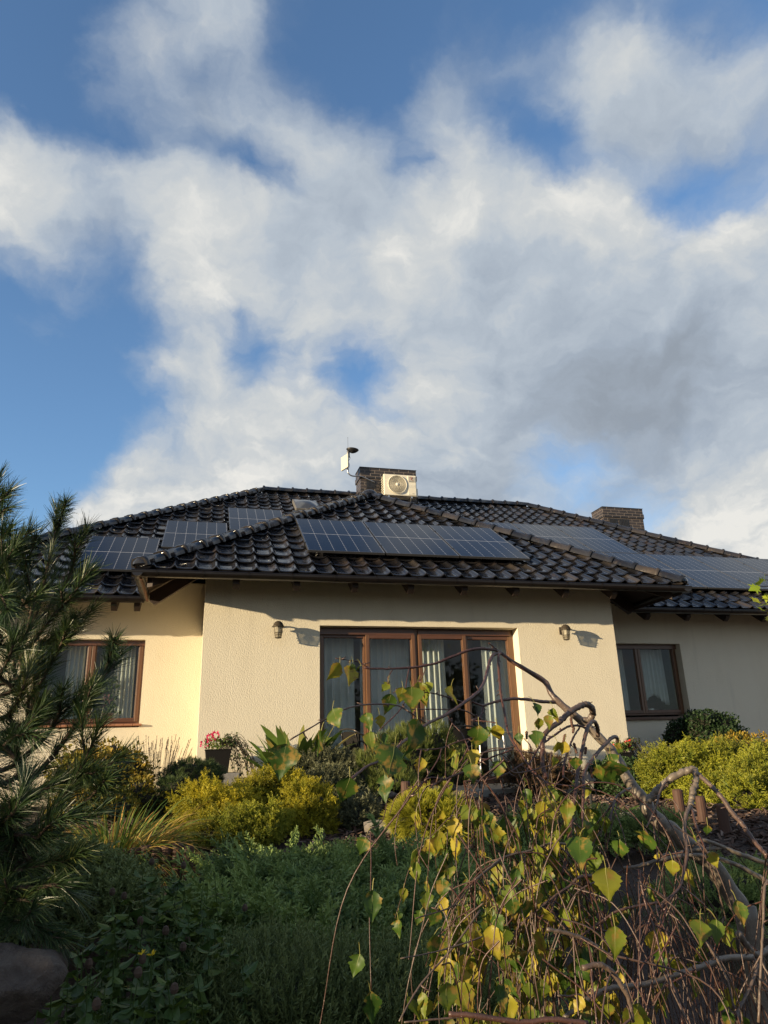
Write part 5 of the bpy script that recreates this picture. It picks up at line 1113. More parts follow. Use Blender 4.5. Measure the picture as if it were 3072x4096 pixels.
# ------------------------------------------------------------------ long-needled pine on the left
def build_pine():
    root = thing('pine_tree', (-2.0, 3.2, float(gz(-2.0, 3.2))), 'long-needled dark green pine filling the left edge of the photo', 'pine')
    tr = smooth_path([(-2.0, 3.25, -1.7), (-1.95, 3.25, -.6), (-1.98, 3.2, .5), (-1.9, 3.2, 1.6), (-1.93, 3.2, 2.1)], 6); b = MB(); b.tube(tr, np.linspace(.06, .014, len(tr)), 9); b.build('trunk', M['bark'], root, smooth=True)
    T0 = lambda z: V3(-1.95, 3.22, z)
    tips = []   # (path in source pixels, depth): boughs built where they grow, every one starting at or near the trunk
    B = [([(-60, 2900), (60, 2640), (150, 2440), (190, 2270), (228, 2120), (262, 2010)], 2.9, 1),
         ([(100, 2560), (130, 2420), (110, 2300), (100, 2230)], 2.8, .9), ([(120, 2500), (220, 2400), (290, 2270), (300, 2170)], 2.95, .9), ([(120, 2440), (60, 2350), (10, 2300), (-60, 2250)], 2.8, .8),
         ([(-60, 2750), (90, 2620), (200, 2480), (290, 2380), (350, 2290)], 2.7, 1), ([(90, 2700), (170, 2600), (250, 2530), (300, 2470)], 2.8, .9), 
         ([(-80, 3250), (120, 3120), (260, 2960), (360, 2800), (430, 2660), (455, 2560)], 2.6, 1.1), 
         ([(-60, 3380), (150, 3290), (280, 3150), (350, 3020), (400, 2900)], 2.5, 1), ([(120, 3180), (220, 3120), (300, 3100), (390, 3090)], 2.6, .9), ([(-60, 2600), (20, 2500), (60, 2420), (90, 2330)], 3.0, .9),
         ([(-120, 2600), (-20, 2500), (20, 2420), (40, 2350)], 2.7, 1), ([(-150, 2350), (-60, 2250), (-10, 2180), (40, 2110)], 2.8, .9), ([(-150, 2300), (-80, 2180), (-30, 2090), (30, 2030)], 2.8, .8), ([(-150, 2200), (-80, 2090), (-30, 2020), (15, 1975)], 2.9, .8),
         ([(-150, 2350), (-60, 2300), (10, 2260), (60, 2190)], 2.7, .8),
         ([(-60, 2950), (120, 2790), (190, 2680), (240, 2590), (265, 2520)], 2.75, .9), ([(-80, 3100), (20, 2980), (80, 2940), (150, 2950)], 2.5, 1),
         ([(-60, 3500), (100, 3400), (200, 3300), (280, 3260)], 2.4, 1), ([(-60, 3560), (120, 3560), (220, 3540), (290, 3580)], 2.3, 1), ([(-60, 3650), (60, 3680), (150, 3700), (230, 3740)], 2.3, 1), ([(-60, 3450), (60, 3480), (180, 3460), (260, 3420)], 2.5, 1),
         ([(-60, 3150), (60, 3000), (130, 2900), (170, 2800)], 2.7, 1), ([(-60, 3000), (40, 2860), (90, 2760), (120, 2660)], 2.8, 1), ([(-60, 3300), (60, 3220), (170, 3160), (260, 3130)], 2.6, 1), ([(60, 3060), (170, 2960), (230, 2870), (250, 2760)], 2.7, .9),
         ([(-80, 2800), (0, 2700), (40, 2620), (60, 2540)], 2.6, 1), ([(-60, 3350), (60, 3340), (160, 3350), (230, 3330)], 2.4, .9),
         ([(200, 3300), (300, 3240), (370, 3180), (420, 3120)], 2.5, .8), ([(-80, 3420), (0, 3300), (60, 3240), (110, 3100)], 2.4, 1), ([(-100, 2500), (-40, 2420), (0, 2380), (30, 2440)], 2.6, .9),
         ([(-80, 3700), (20, 3620), (90, 3600), (170, 3620)], 2.4, 1)]
    wood = MB(); nd = MB(); segs = []
    def needles(pp, dens, ln, start=.15):
        L = np.linalg.norm(np.diff(pp, axis=0), axis=1); tot = L.sum(); n = int(tot*dens); cum = np.concatenate([[0], np.cumsum(L)])/tot
        t = start+(1-start)*rng.random(n)**.8; idx = np.clip(np.searchsorted(cum, t)-1, 0, len(L)-1); fr = (t-cum[idx])/(np.diff(cum)[idx]+1e-9)
        P = pp[idx]+(pp[idx+1]-pp[idx])*fr[:, None]; D = nrm(pp[idx+1]-pp[idx]); a = rng.normal(size=(n, 3)); side = nrm(a-D*(a*D).sum(1)[:, None])
        sp = rng.uniform(.35, .95, n)*(1.25-.55*t); Z = nrm(D+side*sp[:, None]); ln = ln*rng.uniform(.75, 1.15, n); grav = V3(0, 0, -1)
        w = .0010; s = nrm(np.cross(Z, rng.normal(size=(n, 3))))*w; p1 = P+Z*(ln*.5)[:, None]+grav*(ln*.02)[:, None]; p2 = P+Z*ln[:, None]+grav*(ln*.12)[:, None]
        V = np.stack([P-s, P+s, p1-s, p1+s, p2-s*.3, p2+s*.3], 1).reshape(-1, 3); base = np.arange(n)[:, None]*6
        F = np.concatenate([base+np.array([[0, 1, 3, 2]]), base+np.array([[2, 3, 5, 4]])]); rn = np.clip(rng.normal(.42, .22, n)+.15*rng.normal(), 0, 1)
        nd.add(V, F, np.repeat(rn, 6), np.tile([0, 0, .5, .5, 1, 1], n))
    for pts, Y, sc in B:
        k = len(pts); P = np.array([at(u, v, Y+.25*(1-i/(k-1))+rng.normal(0, .04)) for i, (u, v) in enumerate(pts)])
        if pts[0][0] < 0: P = np.vstack([T0(P[0][2]-.08), P])
        pp = smooth_path(P, 7); w = MB(); w.tube(pp, np.linspace(.011*sc, .0035, len(pp)), 6); w.build('branch', M['bark'], root, smooth=True)
        needles(pp, 580, .10, .12 if pts[0][0] >= 0 else .25)
        m = len(pp)
        for j in range(2):       # side shoots
            i0 = int(m*rng.uniform(.35, .85)); d = nrm(pp[min(i0+2, m-1)]-pp[i0]); sd = nrm(np.cross(d, rng.normal(size=3))); q = nrm(d+sd*rng.uniform(.5, .9)+V3(0, 0, .35)); l = rng.uniform(.08, .17)
            sp = smooth_path([pp[i0], pp[i0]+q*l*.5, pp[i0]+q*l+V3(0, 0, .02)], 5); MB_ = MB(); MB_.tube(sp, .003, 5); MB_.build('shoot', M['bark'], root, smooth=True); needles(sp, 800, .09, .1)
        needles(pp[-9:], 500, .085, 0)
    tag(nd.build('needles', M['pine'], root), kind='stuff')
build_pine()

# ------------------------------------------------------------------ weeping birch
def t_birch(seed):
    """serrated birch leaf along z (petiole not included), folded, curled; wide near the base, drawn-out tip"""
    r = np.random.default_rng(seed); n = 17; V = []; F = []; Tt = []; fold = r.uniform(.05, .45); curl = r.uniform(-.25, .35); tw = r.uniform(-.5, .5)
    zs = np.linspace(0, 1, n); prof = np.interp(zs, [0, .08, .22, .36, .5, .66, .8, .9, 1], [.04, .42, .74, .78, .66, .42, .22, .10, .005])/2
    eat = r.random() < .35; e0 = r.integers(3, 9)
    for i, (z, w) in enumerate(zip(zs, prof)):
        jag = (1+.045*((-1)**i)) if 0 < i < n-1 else 1
        wl, wr = w*jag*r.uniform(.93, 1.07), w*jag*r.uniform(.93, 1.07)
        if eat and e0 <= i <= e0+1: wl *= .55
        a = tw*z; y = -curl*z*z+.03*math.sin(z*9+seed)
        for s, ww in ((-1, wl), (-.55, wl), (0, 0), (.55, wr), (1, wr)):
            x = (1 if s > 0 else -1)*ww*abs(s); yy = fold*ww*abs(s)+.02*math.sin(8*z+5*s)
            V.append((x*math.cos(a)-yy*math.sin(a), y+x*math.sin(a)+yy*math.cos(a), z)); Tt.append(z)
    for i in range(n-1):
        for j in range(4): F.append((5*i+j, 5*i+j+1, 5*i+j+6, 5*i+j+5))
    return np.array(V), np.array(F), np.array(Tt)
BL = [t_birch(s) for s in range(10)]
def build_birch():
    root = thing('weeping_birch', (at(3030, 4000, 1.95)[0], 1.95, float(gz(1.8, 1.95))), 'weeping birch with bare arching stems and yellowing leaves in the right foreground', 'birch')
    leaves = MB(); ribs = MB(); cats = []
    def trace(name, pts, r0, r1, Y0, Y1, col=(0, 0), k=7, parent=root):
        n = len(pts); P = np.array([at(u, v, Y0+(Y1-Y0)*i/(n-1)) for i, (u, v) in enumerate(pts)]); pp = smooth_path(P, k); m = len(pp)
        dist = Y0; rr = np.linspace(r0, r1, m)*Y0/F0*1.02; rr = rr*(1+.07*np.sin(np.arange(m)*1.7)*(rng.random(m) < .5)+rng.normal(0, .045, m)); pp = pp+rng.normal(0, .10, pp.shape)*rr.mean(); b = MB(); b.tube(pp, rr, 10 if r0 > 8 else 7, rnd=np.linspace(col[0], col[1], m)); b.build(name, M['birch'], parent, smooth=True); return pp
    TR = [(3030, 4250), (3008, 3800), (2969, 3650), (2924, 3575), (2845, 3459), (2793, 3414), (2741, 3372), (2693, 3328), (2648, 3297), (2603, 3255), (2579, 3207), (2545, 3165), (2510, 3114), (2480, 3057), (2454, 3011), (2414, 2968), (2364, 2918), (2315, 2875), (2265, 2835), (2222, 2795), (2202, 2769), (2189, 2739), (2169, 2719), (2116, 2686), (2049, 2646), (2004, 2612)]
    trk = np.array([at(u, v, 1.90+.25*i/25) for i, (u, v) in enumerate(TR)]); trk[0][2] = gz(trk[0][0], trk[0][1])-.1
    pp = smooth_path(trk, 6); m = len(pp)
    rad = np.interp(np.linspace(0, 25, m), [0, 1, 3, 5, 8, 9, 10, 11, 12, 14, 17, 19, 20, 22, 24, 25], [48, 42, 38, 36, 34, 33, 28, 25, 23, 21, 18, 15, 12.5, 12.5, 9, 7])*1.95/F0
    rad *= 1+.05*np.sin(np.arange(m)*.9)+rng.normal(0, .02, m)
    b = MB(); b.tube(pp, rad, 14, rnd=np.interp(np.linspace(0, 25, m), [0, 16, 20, 25], [1, .95, .35, .1])); b.build('trunk', M['birch'], root, smooth=True)
    pp0 = pp
    Z = .3315; zz = lambda L: [(1950+x*Z, 2550+y*Z) for x, y in L]
    s5 = lambda L: [(1000+x*.663, 2350+y*.663) for x, y in L]; l7 = lambda L: [(2000+x*.646, 3200+y*.646) for x, y in L]; r5 = lambda L: [(2500+x*.3448, 3000+y*.3448) for x, y in L]
    r6 = lambda L: [(1900+x*.7065, 3350+y*.7065) for x, y in L]; c5 = lambda L: [(900+x*.663, 3396+y*.663) for x, y in L]; q4 = lambda L: [(1400+x*.422, 2800+y*.422) for x, y in L]
    BR = {}
    def br(key, pts, r0, r1, Y0, Y1, col=(0, 0)): BR[key] = trace('branch', pts, r0, r1, Y0, Y1, col)
    br('a', [(2004, 2612), (1980, 2600), (1960, 2597), (1919, 2594), (1870, 2603), (1800, 2630), (1740, 2654), (1650, 2670), (1560, 2675), (1455, 2673)], 7, 3.5, 2.15, 2.0)
    br('a2', [(1475, 2671), (1440, 2650), (1415, 2643), (1395, 2641), (1342, 2633)], 2.4, 1.8, 2.02, 2.0)
    br('a3', [(2000, 2612), (1975, 2588), (1955, 2572)], 5, 3, 2.15, 2.1)
    br('b', [(2004, 2612), (1972, 2622), (1955, 2660), (1945, 2700), (1935, 2732), (1910, 2770), (1860, 2808), (1800, 2850), (1740, 2880), (1704, 2899), (1628, 2956), (1602, 2977), (1546, 3028), (1463, 3070), (1404, 3118)], 7, 3.5, 2.15, 1.45)
    br('c', zz([(150, 195), (132, 240), (145, 480), (165, 700), (215, 960), (240, 1110), (300, 1250), (400, 1400), (520, 1580), (640, 1690), (740, 1780)]), 6, 3, 2.14, 1.75)
    br('d', zz([(825, 780), (650, 773), (450, 745), (280, 742), (100, 775), (0, 805)])+s5([(1400, 712), (1340, 690)]), 7.5, 3.5, 2.09, 1.95, (.25, 0))
    br('d2', s5([(1408, 720), (1390, 780), (1340, 800)])+[(1940, 2885), (1990, 2893)], 4.5, 2.5, 1.98, 1.9)
    br('e1', s5([(1400, 795), (1350, 770), (1280, 740), (1150, 735), (975, 735)]), 3.2, 2, 1.95, 1.8)
    br('e2', s5([(1280, 690), (1170, 655), (1080, 635), (930, 622), (880, 610)]), 3.2, 2, 1.98, 1.9)
    br('f', s5([(1060, 818), (960, 750), (870, 708), (690, 708), (560, 740), (420, 815), (240, 920)]), 3.2, 2.4, 1.85, 1.6, (.3, .3))
    br('g', s5([(960, 490), (940, 600), (945, 660), (900, 745), (780, 862)]), 2.6, 2.2, 2.0, 1.9)
    br('g2', s5([(1060, 485), (1040, 540), (1010, 570)]), 2.2, 1.6, 2.0, 2.0); br('g3', s5([(860, 498), (835, 540), (830, 580)]), 2, 1.4, 2.0, 2.0)
    br('h', zz([(1165, 1005), (1240, 980), (1272, 900), (1242, 832), (1165, 808), (1060, 860), (960, 930), (850, 1030), (740, 1110), (672, 1210), (665, 1350), (670, 1560), (710, 1700)]), 14, 8, 2.03, 1.85, (.8, 0))
    br('i', zz([(1200, 1088), (1060, 1062), (950, 1085), (820, 1170), (700, 1260), (600, 1360), (540, 1470), (500, 1530)]), 5, 3, 2.02, 1.85)
    br('j', zz([(1335, 1190), (1325, 1080), (1290, 1015), (1240, 1032), (1200, 1110), (1150, 1320), (1110, 1500), (1080, 1700), (1070, 1800)])+[(2290, 3250), (2275, 3380), (2250, 3500)], 8.5, 6, 2.0, 1.7, (.5, 0))
    br('k', zz([(1572, 1270), (1562, 1212), (1510, 1205), (1420, 1290), (1340, 1380), (1260, 1480), (1190, 1580), (1160, 1680), (1160, 1800)])+[(2330, 3260), (2345, 3400)], 8, 5, 1.98, 1.7, (.5, 0))
    br('l', zz([(1110, 1090), (1040, 1200), (980, 1350), (930, 1500), (912, 1700)]), 4, 4, 2.0, 1.85)
    br('m', r5([(255, 610), (350, 500), (450, 400), (540, 325), (680, 260), (790, 225), (822, 285), (820, 380), (790, 480), (770, 600), (760, 650)]), 16, 11, 1.93, 1.8, (1, .9))
    br('m2', r5([(760, 650), (712, 740), (690, 900), (705, 1050), (720, 1200), (680, 1420)])+l7([(1110, 540), (1050, 620), (990, 810)]), 9, 4, 1.8, 1.6, (.7, 0))
    br('m3', r5([(762, 655), (790, 740), (820, 860), (870, 1000), (930, 1130)]), 7, 4, 1.8, 1.7, (.3, 0))
    br('n', r5([(830, 280), (860, 290), (950, 370), (1050, 470), (1150, 590), (1250, 740), (1350, 850), (1450, 990), (1550, 1120), (1640, 1220)]), 9, 8, 1.82, 1.6, (.6, .2))
    br('o', r5([(530, 335), (460, 390), (400, 500), (370, 620), (320, 750), (250, 900)]), 5, 3.5, 1.9, 1.8, (.6, .3))
    br('p', r5([(60, 445), (0, 470)])+[(2465, 3190), (2452, 3230), (2440, 3290)], 6, 4, 1.95, 1.85, (.6, .3))
    Gs = [(l7([(1700, 410), (1500, 340), (1400, 300), (1270, 250), (1200, 272)]), 10, 6, 1.9, 1.9, 1), (l7([(1700, 530), (1540, 440), (1380, 370), (1180, 340), (1000, 370), (850, 410), (760, 422)]), 10, 6, 1.85, 1.9, 1), (l7([(1000, 350), (1130, 320), (1370, 298)]), 8, 7, 1.95, 1.9, 1),
          (l7([(1560, 972), (1400, 980), (1250, 1030), (1100, 1080), (900, 1140), (700, 1160), (600, 1200), (400, 1350)]), 12, 7, 1.6, 1.35, .9), (l7([(700, 1165), (560, 1220), (360, 1210)]), 6, 3, 1.5, 1.4, .7),
          (l7([(510, 1040), (620, 1020), (700, 1070), (760, 1160), (800, 1240), (820, 1370)]), 10, 9, 1.25, 1.25, .5), (l7([(290, 800), (400, 820), (520, 860), (600, 910), (700, 990)]), 7, 8, 1.35, 1.35, .6),
          (r6([(-150, 1000), (0, 1008), (250, 1045), (450, 1030), (640, 1052)]), 9, 9, 1.3, 1.25, .1), (l7([(1480, 830), (1540, 920), (1590, 960), (1640, 940), (1700, 900)]), 14, 12, 1.65, 1.7, .9), (l7([(1690, 480), (1640, 540), (1630, 760), (1620, 950), (1600, 1380)]), 6, 5, 1.4, 1.35, .6),
          (r6([(1040, 370), (930, 385), (800, 420), (680, 500), (560, 590)]), 6, 4, 1.6, 1.6, .2), (r6([(660, 215), (590, 225), (540, 270), (430, 350), (330, 430)]), 7, 4, 1.65, 1.6, .3), (r6([(530, 35), (420, 35), (330, 70), (170, 110), (50, 200), (0, 240)]), 5, 4, 1.7, 1.6, .7),
          (c5([(1659, 75), (1500, 200), (1380, 340), (1150, 420)]), 3.5, 2, 1.7, 1.5, .4), (c5([(1659, 460), (1550, 530), (1270, 620), (1060, 660)]), 3.5, 2, 1.5, 1.4, .6), (c5([(1540, 370), (1380, 590), (1180, 820), (1050, 1040)]), 4, 3, 1.5, 1.4, .5),
          (c5([(1450, 1010), (1300, 1025), (1080, 1045)]), 4, 3, 1.3, 1.3, .5), (l7([(1280, 880), (1400, 1100), (1450, 1300), (1480, 1400)]), 5, 4, 1.5, 1.45, .5), (l7([(1600, 1020), (1540, 1180), (1480, 1300), (1460, 1400)]), 8, 6, 1.55, 1.5, .6),
          (l7([(860, 430), (900, 640), (960, 820), (1010, 1000), (1090, 1200), (1130, 1390)]), 5, 4, 1.5, 1.4, 0), (q4([(2300, 640), (1900, 620), (1560, 690), (1450, 540)])[1:], 3, 2, 1.7, 1.6, 0), (q4([(1545, 468), (1300, 560), (1220, 600)]), 3.5, 3, 1.75, 1.75, 0),
          (q4([(1170, 355), (1010, 400), (870, 455), (740, 468), (630, 468)]), 3, 2, 1.7, 1.65, 0), (q4([(870, 460), (830, 570), (760, 680), (700, 770), (640, 860), (555, 930)]), 2.5, 2, 1.7, 1.6, 0), (q4([(920, 135), (980, 230), (1060, 320), (1110, 430), (1190, 620), (1240, 720), (1300, 800)]), 2.5, 2, 1.8, 1.65, 0),
          (q4([(1080, 680), (900, 750), (830, 780), (760, 835)]), 4, 3, 1.7, 1.6, 0), (q4([(890, 750), (760, 735), (680, 790), (600, 880), (555, 930)]), 3, 2, 1.65, 1.6, 0), (q4([(1640, 600), (1480, 700), (1300, 760), (1080, 770)]), 3.5, 3, 1.75, 1.7, 0)]
    for i, (pts, r0, r1, a, c, cc) in enumerate(Gs): br('G%d' % i, pts, r0, r1, a, c, (cc, cc))
    # leaves ---------------------------------------------------------
    def leaf(base, tip, rn=None, petiole=None, wscale=1.):
        base, tip = np.asarray(base), np.asarray(tip); d = tip-base; L = np.linalg.norm(d); Zv = d/L; Nv = nrm(-base+rng.normal(0, .8, 3)*np.linalg.norm(base)*.6)
        X = nrm(np.cross(Nv, Zv)); Yv = np.cross(Zv, X); rn = rng.random() if rn is None else rn; t = BL[rng.integers(len(BL))]
        leaves.inst(t, np.stack([X*wscale, Yv, Zv], -1)[None], [base], rnd=np.array([rn]), S=[L])
        rb = t[0][2::5]@np.stack([X*wscale, Yv, Zv], -1).T*L+base; ribs.tube(rb[:-1]-Yv*.0003, np.linspace(.0007, .0003, len(rb)-1), 4, rnd=rn, cap=False)
        if petiole is None: petiole = base+V3(rng.normal(0, .006), rng.normal(0, .006), .018)
        ribs.tube(smooth_path([np.asarray(petiole), (np.asarray(petiole)+base)/2+V3(0, 0, .004), base], 3), .0007, 4, rnd=.6, cap=False)
    LV = [((1412, 2652), (1418, 2700), 2.0, .4), ((1400, 2665), (1393, 2748), 2.0, .85), ((1445, 2662), (1420, 2690), 2.0, .5), ((1360, 2652), (1303, 2722), 2.0, .7),
          ((1330, 2835), (1362, 2918), 1.65, .4), ((1555, 2728), (1525, 2768), 2.0, .5), ((1563, 2775), (1545, 2862), 1.9, .3), ((1645, 2748), (1655, 2842), 1.9, .45), ((1612, 2750), (1600, 2812), 1.9, .8), ((1690, 2730), (1698, 2835), 1.95, .55), ((1705, 2728), (1718, 2780), 1.95, .6), ((1670, 2728), (1680, 2790), 1.95, .65),
          ((1805, 2742), (1816, 2828), 1.9, .75), ((1670, 2880), (1650, 3020), 1.1, .12), ((1580, 2978), (1556, 3110), 1.25, .3), ((1285, 2925), (1262, 3025), 1.5, .25), ((1145, 2975), (1117, 3125), 1.35, .1), ((1465, 2850), (1480, 2930), 1.8, .3), ((1518, 2860), (1522, 2915), 1.8, .85),
          ((1535, 2930), (1540, 2985), 1.7, .2), ((1478, 2930), (1485, 3000), 1.7, .45), ((1915, 2900), (1902, 3008), 1.6, .3), ((1988, 2898), (1994, 2968), 1.8, .8), ((1950, 2905), (1958, 2950), 1.85, .35), ((1888, 3000), (1900, 3060), 1.7, .9), ((1822, 3015), (1832, 3085), 1.7, .6), ((1682, 3028), (1673, 3098), 1.7, .95),
          ((1998, 3043), (1990, 3120), 1.7, .5), ((1885, 3055), (1890, 3130), 1.5, .2), ((1400, 3108), (1364, 3228), 1.3, .22), ((1540, 3098), (1544, 3218), 1.3, .18), ((1465, 3350), (1432, 3420), 1.5, .25), ((1490, 3560), (1486, 3700), 1.3, .1), ((1440, 3815), (1410, 3915), 1.3, .35), ((1482, 3965), (1490, 4100), 1.3, .1),
          ((2422, 3468), (2434, 3612), 1.15, .68), ((2459, 3704), (2468, 3845), 1.2, .55), ((2866, 3678), (2866, 3790), 1.3, .4), ((2800, 3684), (2810, 3770), 1.3, .6), ((2840, 3407), (2872, 3475), 1.6, .78), ((2318, 3350), (2315, 3460), 1.4, .3), ((2340, 3275), (2348, 3370), 1.5, .3), ((2480, 3360), (2475, 3440), 1.5, .35),
          ((2575, 3320), (2608, 3408), 1.5, .3), ((2945, 3600), (2975, 3715), 1.4, .4), ((2690, 3440), (2690, 3510), 1.6, .75), ((2260, 3300), (2262, 3360), 1.5, .3), ((2435, 3040), (2448, 3130), 1.6, .3), ((2100, 3600), (2110, 3700), 1.4, .2), ((2050, 3590), (2060, 3680), 1.35, .2), ((2830, 3300), (2830, 3350), 1.7, .3), ((2775, 3340), (2790, 3370), 1.7, .5),
          ((2745, 2790+30), (2745, 2825), 1.9, .3)][:-1]
    LV += [((x[0], x[1]), (y[0], y[1]), Y, c) for (x, y, Y, c) in [(zz([(575, 790)])[0], zz([(600, 965)])[0], 1.9, .1), (zz([(610, 970)])[0], zz([(615, 1120)])[0], 1.9, .6), (zz([(735, 940)])[0], zz([(735, 1090)])[0], 1.85, .6), (zz([(585, 1125)])[0], zz([(600, 1310)])[0], 1.8, .3), (zz([(370, 1150)])[0], zz([(400, 1310)])[0], 1.8, .15),
          (zz([(840, 1255)])[0], zz([(850, 1440)])[0], 1.75, .65), (zz([(935, 1255)])[0], zz([(900, 1420)])[0], 1.75, .9), (zz([(800, 1435)])[0], zz([(810, 1570)])[0], 1.75, .65), (zz([(1065, 1440)])[0], zz([(1060, 1600)])[0], 1.7, .3), (zz([(1310, 1530)])[0], zz([(1395, 1770)])[0], 1.6, .4), (zz([(110, 1070)])[0], zz([(130, 1260)])[0], 1.8, .75),
          (zz([(160, 1490)])[0], zz([(150, 1670)])[0], 1.75, .6), (zz([(1590, 1265)])[0], zz([(1600, 1400)])[0], 1.8, .35), (zz([(1480, 1400)])[0], zz([(1540, 1580)])[0], 1.7, .35), (zz([(790, 850)])[0], zz([(830, 1040)])[0], 1.9, .5)]]
    for (u0, v0), (u1, v1), Y, c in LV:
        p, q = at(u0, v0, Y), at(u1, v1, Y+rng.normal(0, .02)); leaf(p, q, np.clip(c+rng.normal(0, .04), 0, 1), wscale=rng.uniform(.75, 1.25))
    # hanging strings in the middle
    for pts in ([(1565, 3035), (1548, 3110), (1545, 3220), (1525, 3290), (1480, 3320), (1465, 3350)], [(1482, 3330), (1484, 3450), (1482, 3570), (1478, 3700), (1485, 3960)]): trace('branch', pts, 2, 1.5, 1.45, 1.35)
    # curtain of fine hanging twigs
    tw = MB()
    srcs = [k for k in BR if k[0] not in 'abefgd' and k not in ('G13', 'G14', 'G15', 'G16')]
    def twig(P0, L, dx, nleaf, rmul=1.):
        cd_ = nrm(V3(dx*2.2+rng.normal(0, .5), rng.normal(0, .5), rng.uniform(-.9, .5))); q = P0.copy(); pts = [q.copy()]; st = L/6*1.25; gr = rng.uniform(.55, 1.1)
        for _ in range(6): cd_ = nrm(cd_+V3(rng.normal(0, .18), rng.normal(0, .18), -gr)); q = q+cd_*st; pts.append(q.copy())
        pp = smooth_path(pts, 4); c = rng.uniform(0, .55)**1.5; tw.tube(pp, np.linspace(.0016, .0008, len(pp))*rmul, 5, rnd=c, cap=False); m = len(pp)
        for _ in range(nleaf):
            i = rng.integers(m//4, m); p = pp[i]; off = V3(rng.normal(0, .014), rng.normal(0, .014), -.012); b0 = p+off; l = rng.uniform(.030, .062)
            lf = float(rng.choice([rng.beta(2, 3), rng.uniform(.45, .95)])); leaf(b0, b0+nrm(V3(rng.normal(0, .28), rng.normal(0, .28), -1))*l, lf, petiole=p, wscale=rng.uniform(.5, 1.2))
        if rng.random() < .5: 
            j = rng.integers(m//3, m-2); q = pp[j]; e = q+V3(rng.normal(0, .05), rng.normal(0, .03), -rng.uniform(.04, .10)); tw.tube(smooth_path([q, (q+e)/2+V3(rng.normal(0, .01), 0, .01), e], 3), .0009, 4, rnd=c, cap=False)
        return pp
    # (u range, v start range, count, length, leaves per twig, Y range)
    fields = [((1830, 2300), (3110, 3330), 44, (.14, .36), 4, (1.5, 2.2)), ((1760, 2250), (3300, 3600), 50, (.15, .42), 4, (1.35, 2.0)), ((1700, 2150), (3600, 3950), 28, (.10, .30), 2, (1.3, 1.7)),
              ((2200, 2700), (3250, 3600), 44, (.2, .5), 1, (1.4, 2.1)), ((2150, 2750), (3500, 3900), 50, (.2, .5), 1, (1.3, 1.9)), ((2600, 3100), (3450, 3950), 40, (.2, .5), 1, (1.3, 1.9)), ((2000, 2300), (2930, 3100), 9, (.12, .3), 3, (1.7, 2.0)),
              ((1640, 1900), (2960, 3150), 5, (.08, .2), 2, (1.6, 1.9))]
    BP = np.concatenate([BR[k] for k in srcs]+[pp0[30:]]); f_ = BP@FW; BU = W0/2+F0*(BP@RT)/f_; BV = H0/2-F0*(BP@UP)/f_
    for (u, v, n, L, nl, Yr) in fields:
        for _ in range(n):
            sel = np.nonzero((BU > u[0]) & (BU < u[1]) & (BV > v[0]-80) & (BV < v[1]))[0]
            P0 = BP[sel[rng.integers(len(sel))]] if len(sel) and rng.random() < .6 else at(rng.uniform(*u), rng.uniform(*v), rng.uniform(*Yr))
            pp = twig(P0, rng.uniform(*L), rng.normal(0, .35), rng.poisson(nl))
            if rng.random() < .10: cats.append(pp[-1])
    for k in BR:                                                     # short spurs and buds on every stem
        q_ = BR[k]
        for _ in range(max(2, len(q_)//7)):
            a = q_[rng.integers(1, len(q_)-1)]; e = a+nrm(rng.normal(size=3)+V3(0, 0, -.2))*rng.uniform(.006, .022); tw.tube([a, (a+e)/2+rng.normal(0, .001, 3), e], np.array([.0022, .0016, .0010]), 5, rnd=.2)
    # long oblique twigs tying the curtain to the stems
    for _ in range(34):
        k = BR[srcs[rng.integers(len(srcs))]]; a = k[rng.integers(len(k)//2, len(k))]
        if a[2] > .22: continue
        e = a+V3(rng.normal(-.02, .13), rng.normal(-.05, .12), -rng.uniform(.15, .45)); mid = (a+e)/2+V3(rng.normal(0, .05), 0, rng.uniform(.02, .12)); tw.tube(smooth_path([a, mid, e], 7), np.linspace(.0022, .0010, 15), 5, rnd=rng.uniform(0, .5), cap=False)
    tag(tw.build('twigs', M['birch'], root, smooth=True), kind='stuff')
    tag(leaves.build('leaves', M['bleaf'], root, smooth=True), kind='stuff'); tag(ribs.build('leaf_stalks', M['vein'], root), kind='stuff')
    for (x, y) in ((945, 1215), (1050, 1130), (1195, 1370), (1000, 1500), (1045, 1320), (1010, 1015), (1250, 1610), (475, 1180)):
        cats.append(at(*zz([(x, y)])[0], 1.85)+V3(0, 0, .012))
    for p in cats[:46]:
        b = MB(); n = 9; l = rng.uniform(.018, .032); prof = [(.0005, 0)]+[(.0042*(1+.12*(-1)**i)*(1-.2*(i/n)), -l*i/n) for i in range(1, n)]+[(.0005, -l)]
        a = rng.normal(0, .18); Rt = np.array([[math.cos(a), 0, math.sin(a)], [0, 1, 0], [-math.sin(a), 0, math.cos(a)]]); b.lathe(prof[::-1], 8, p, rot=Rt); b.build('catkin', M['cat'], root)
build_birch()

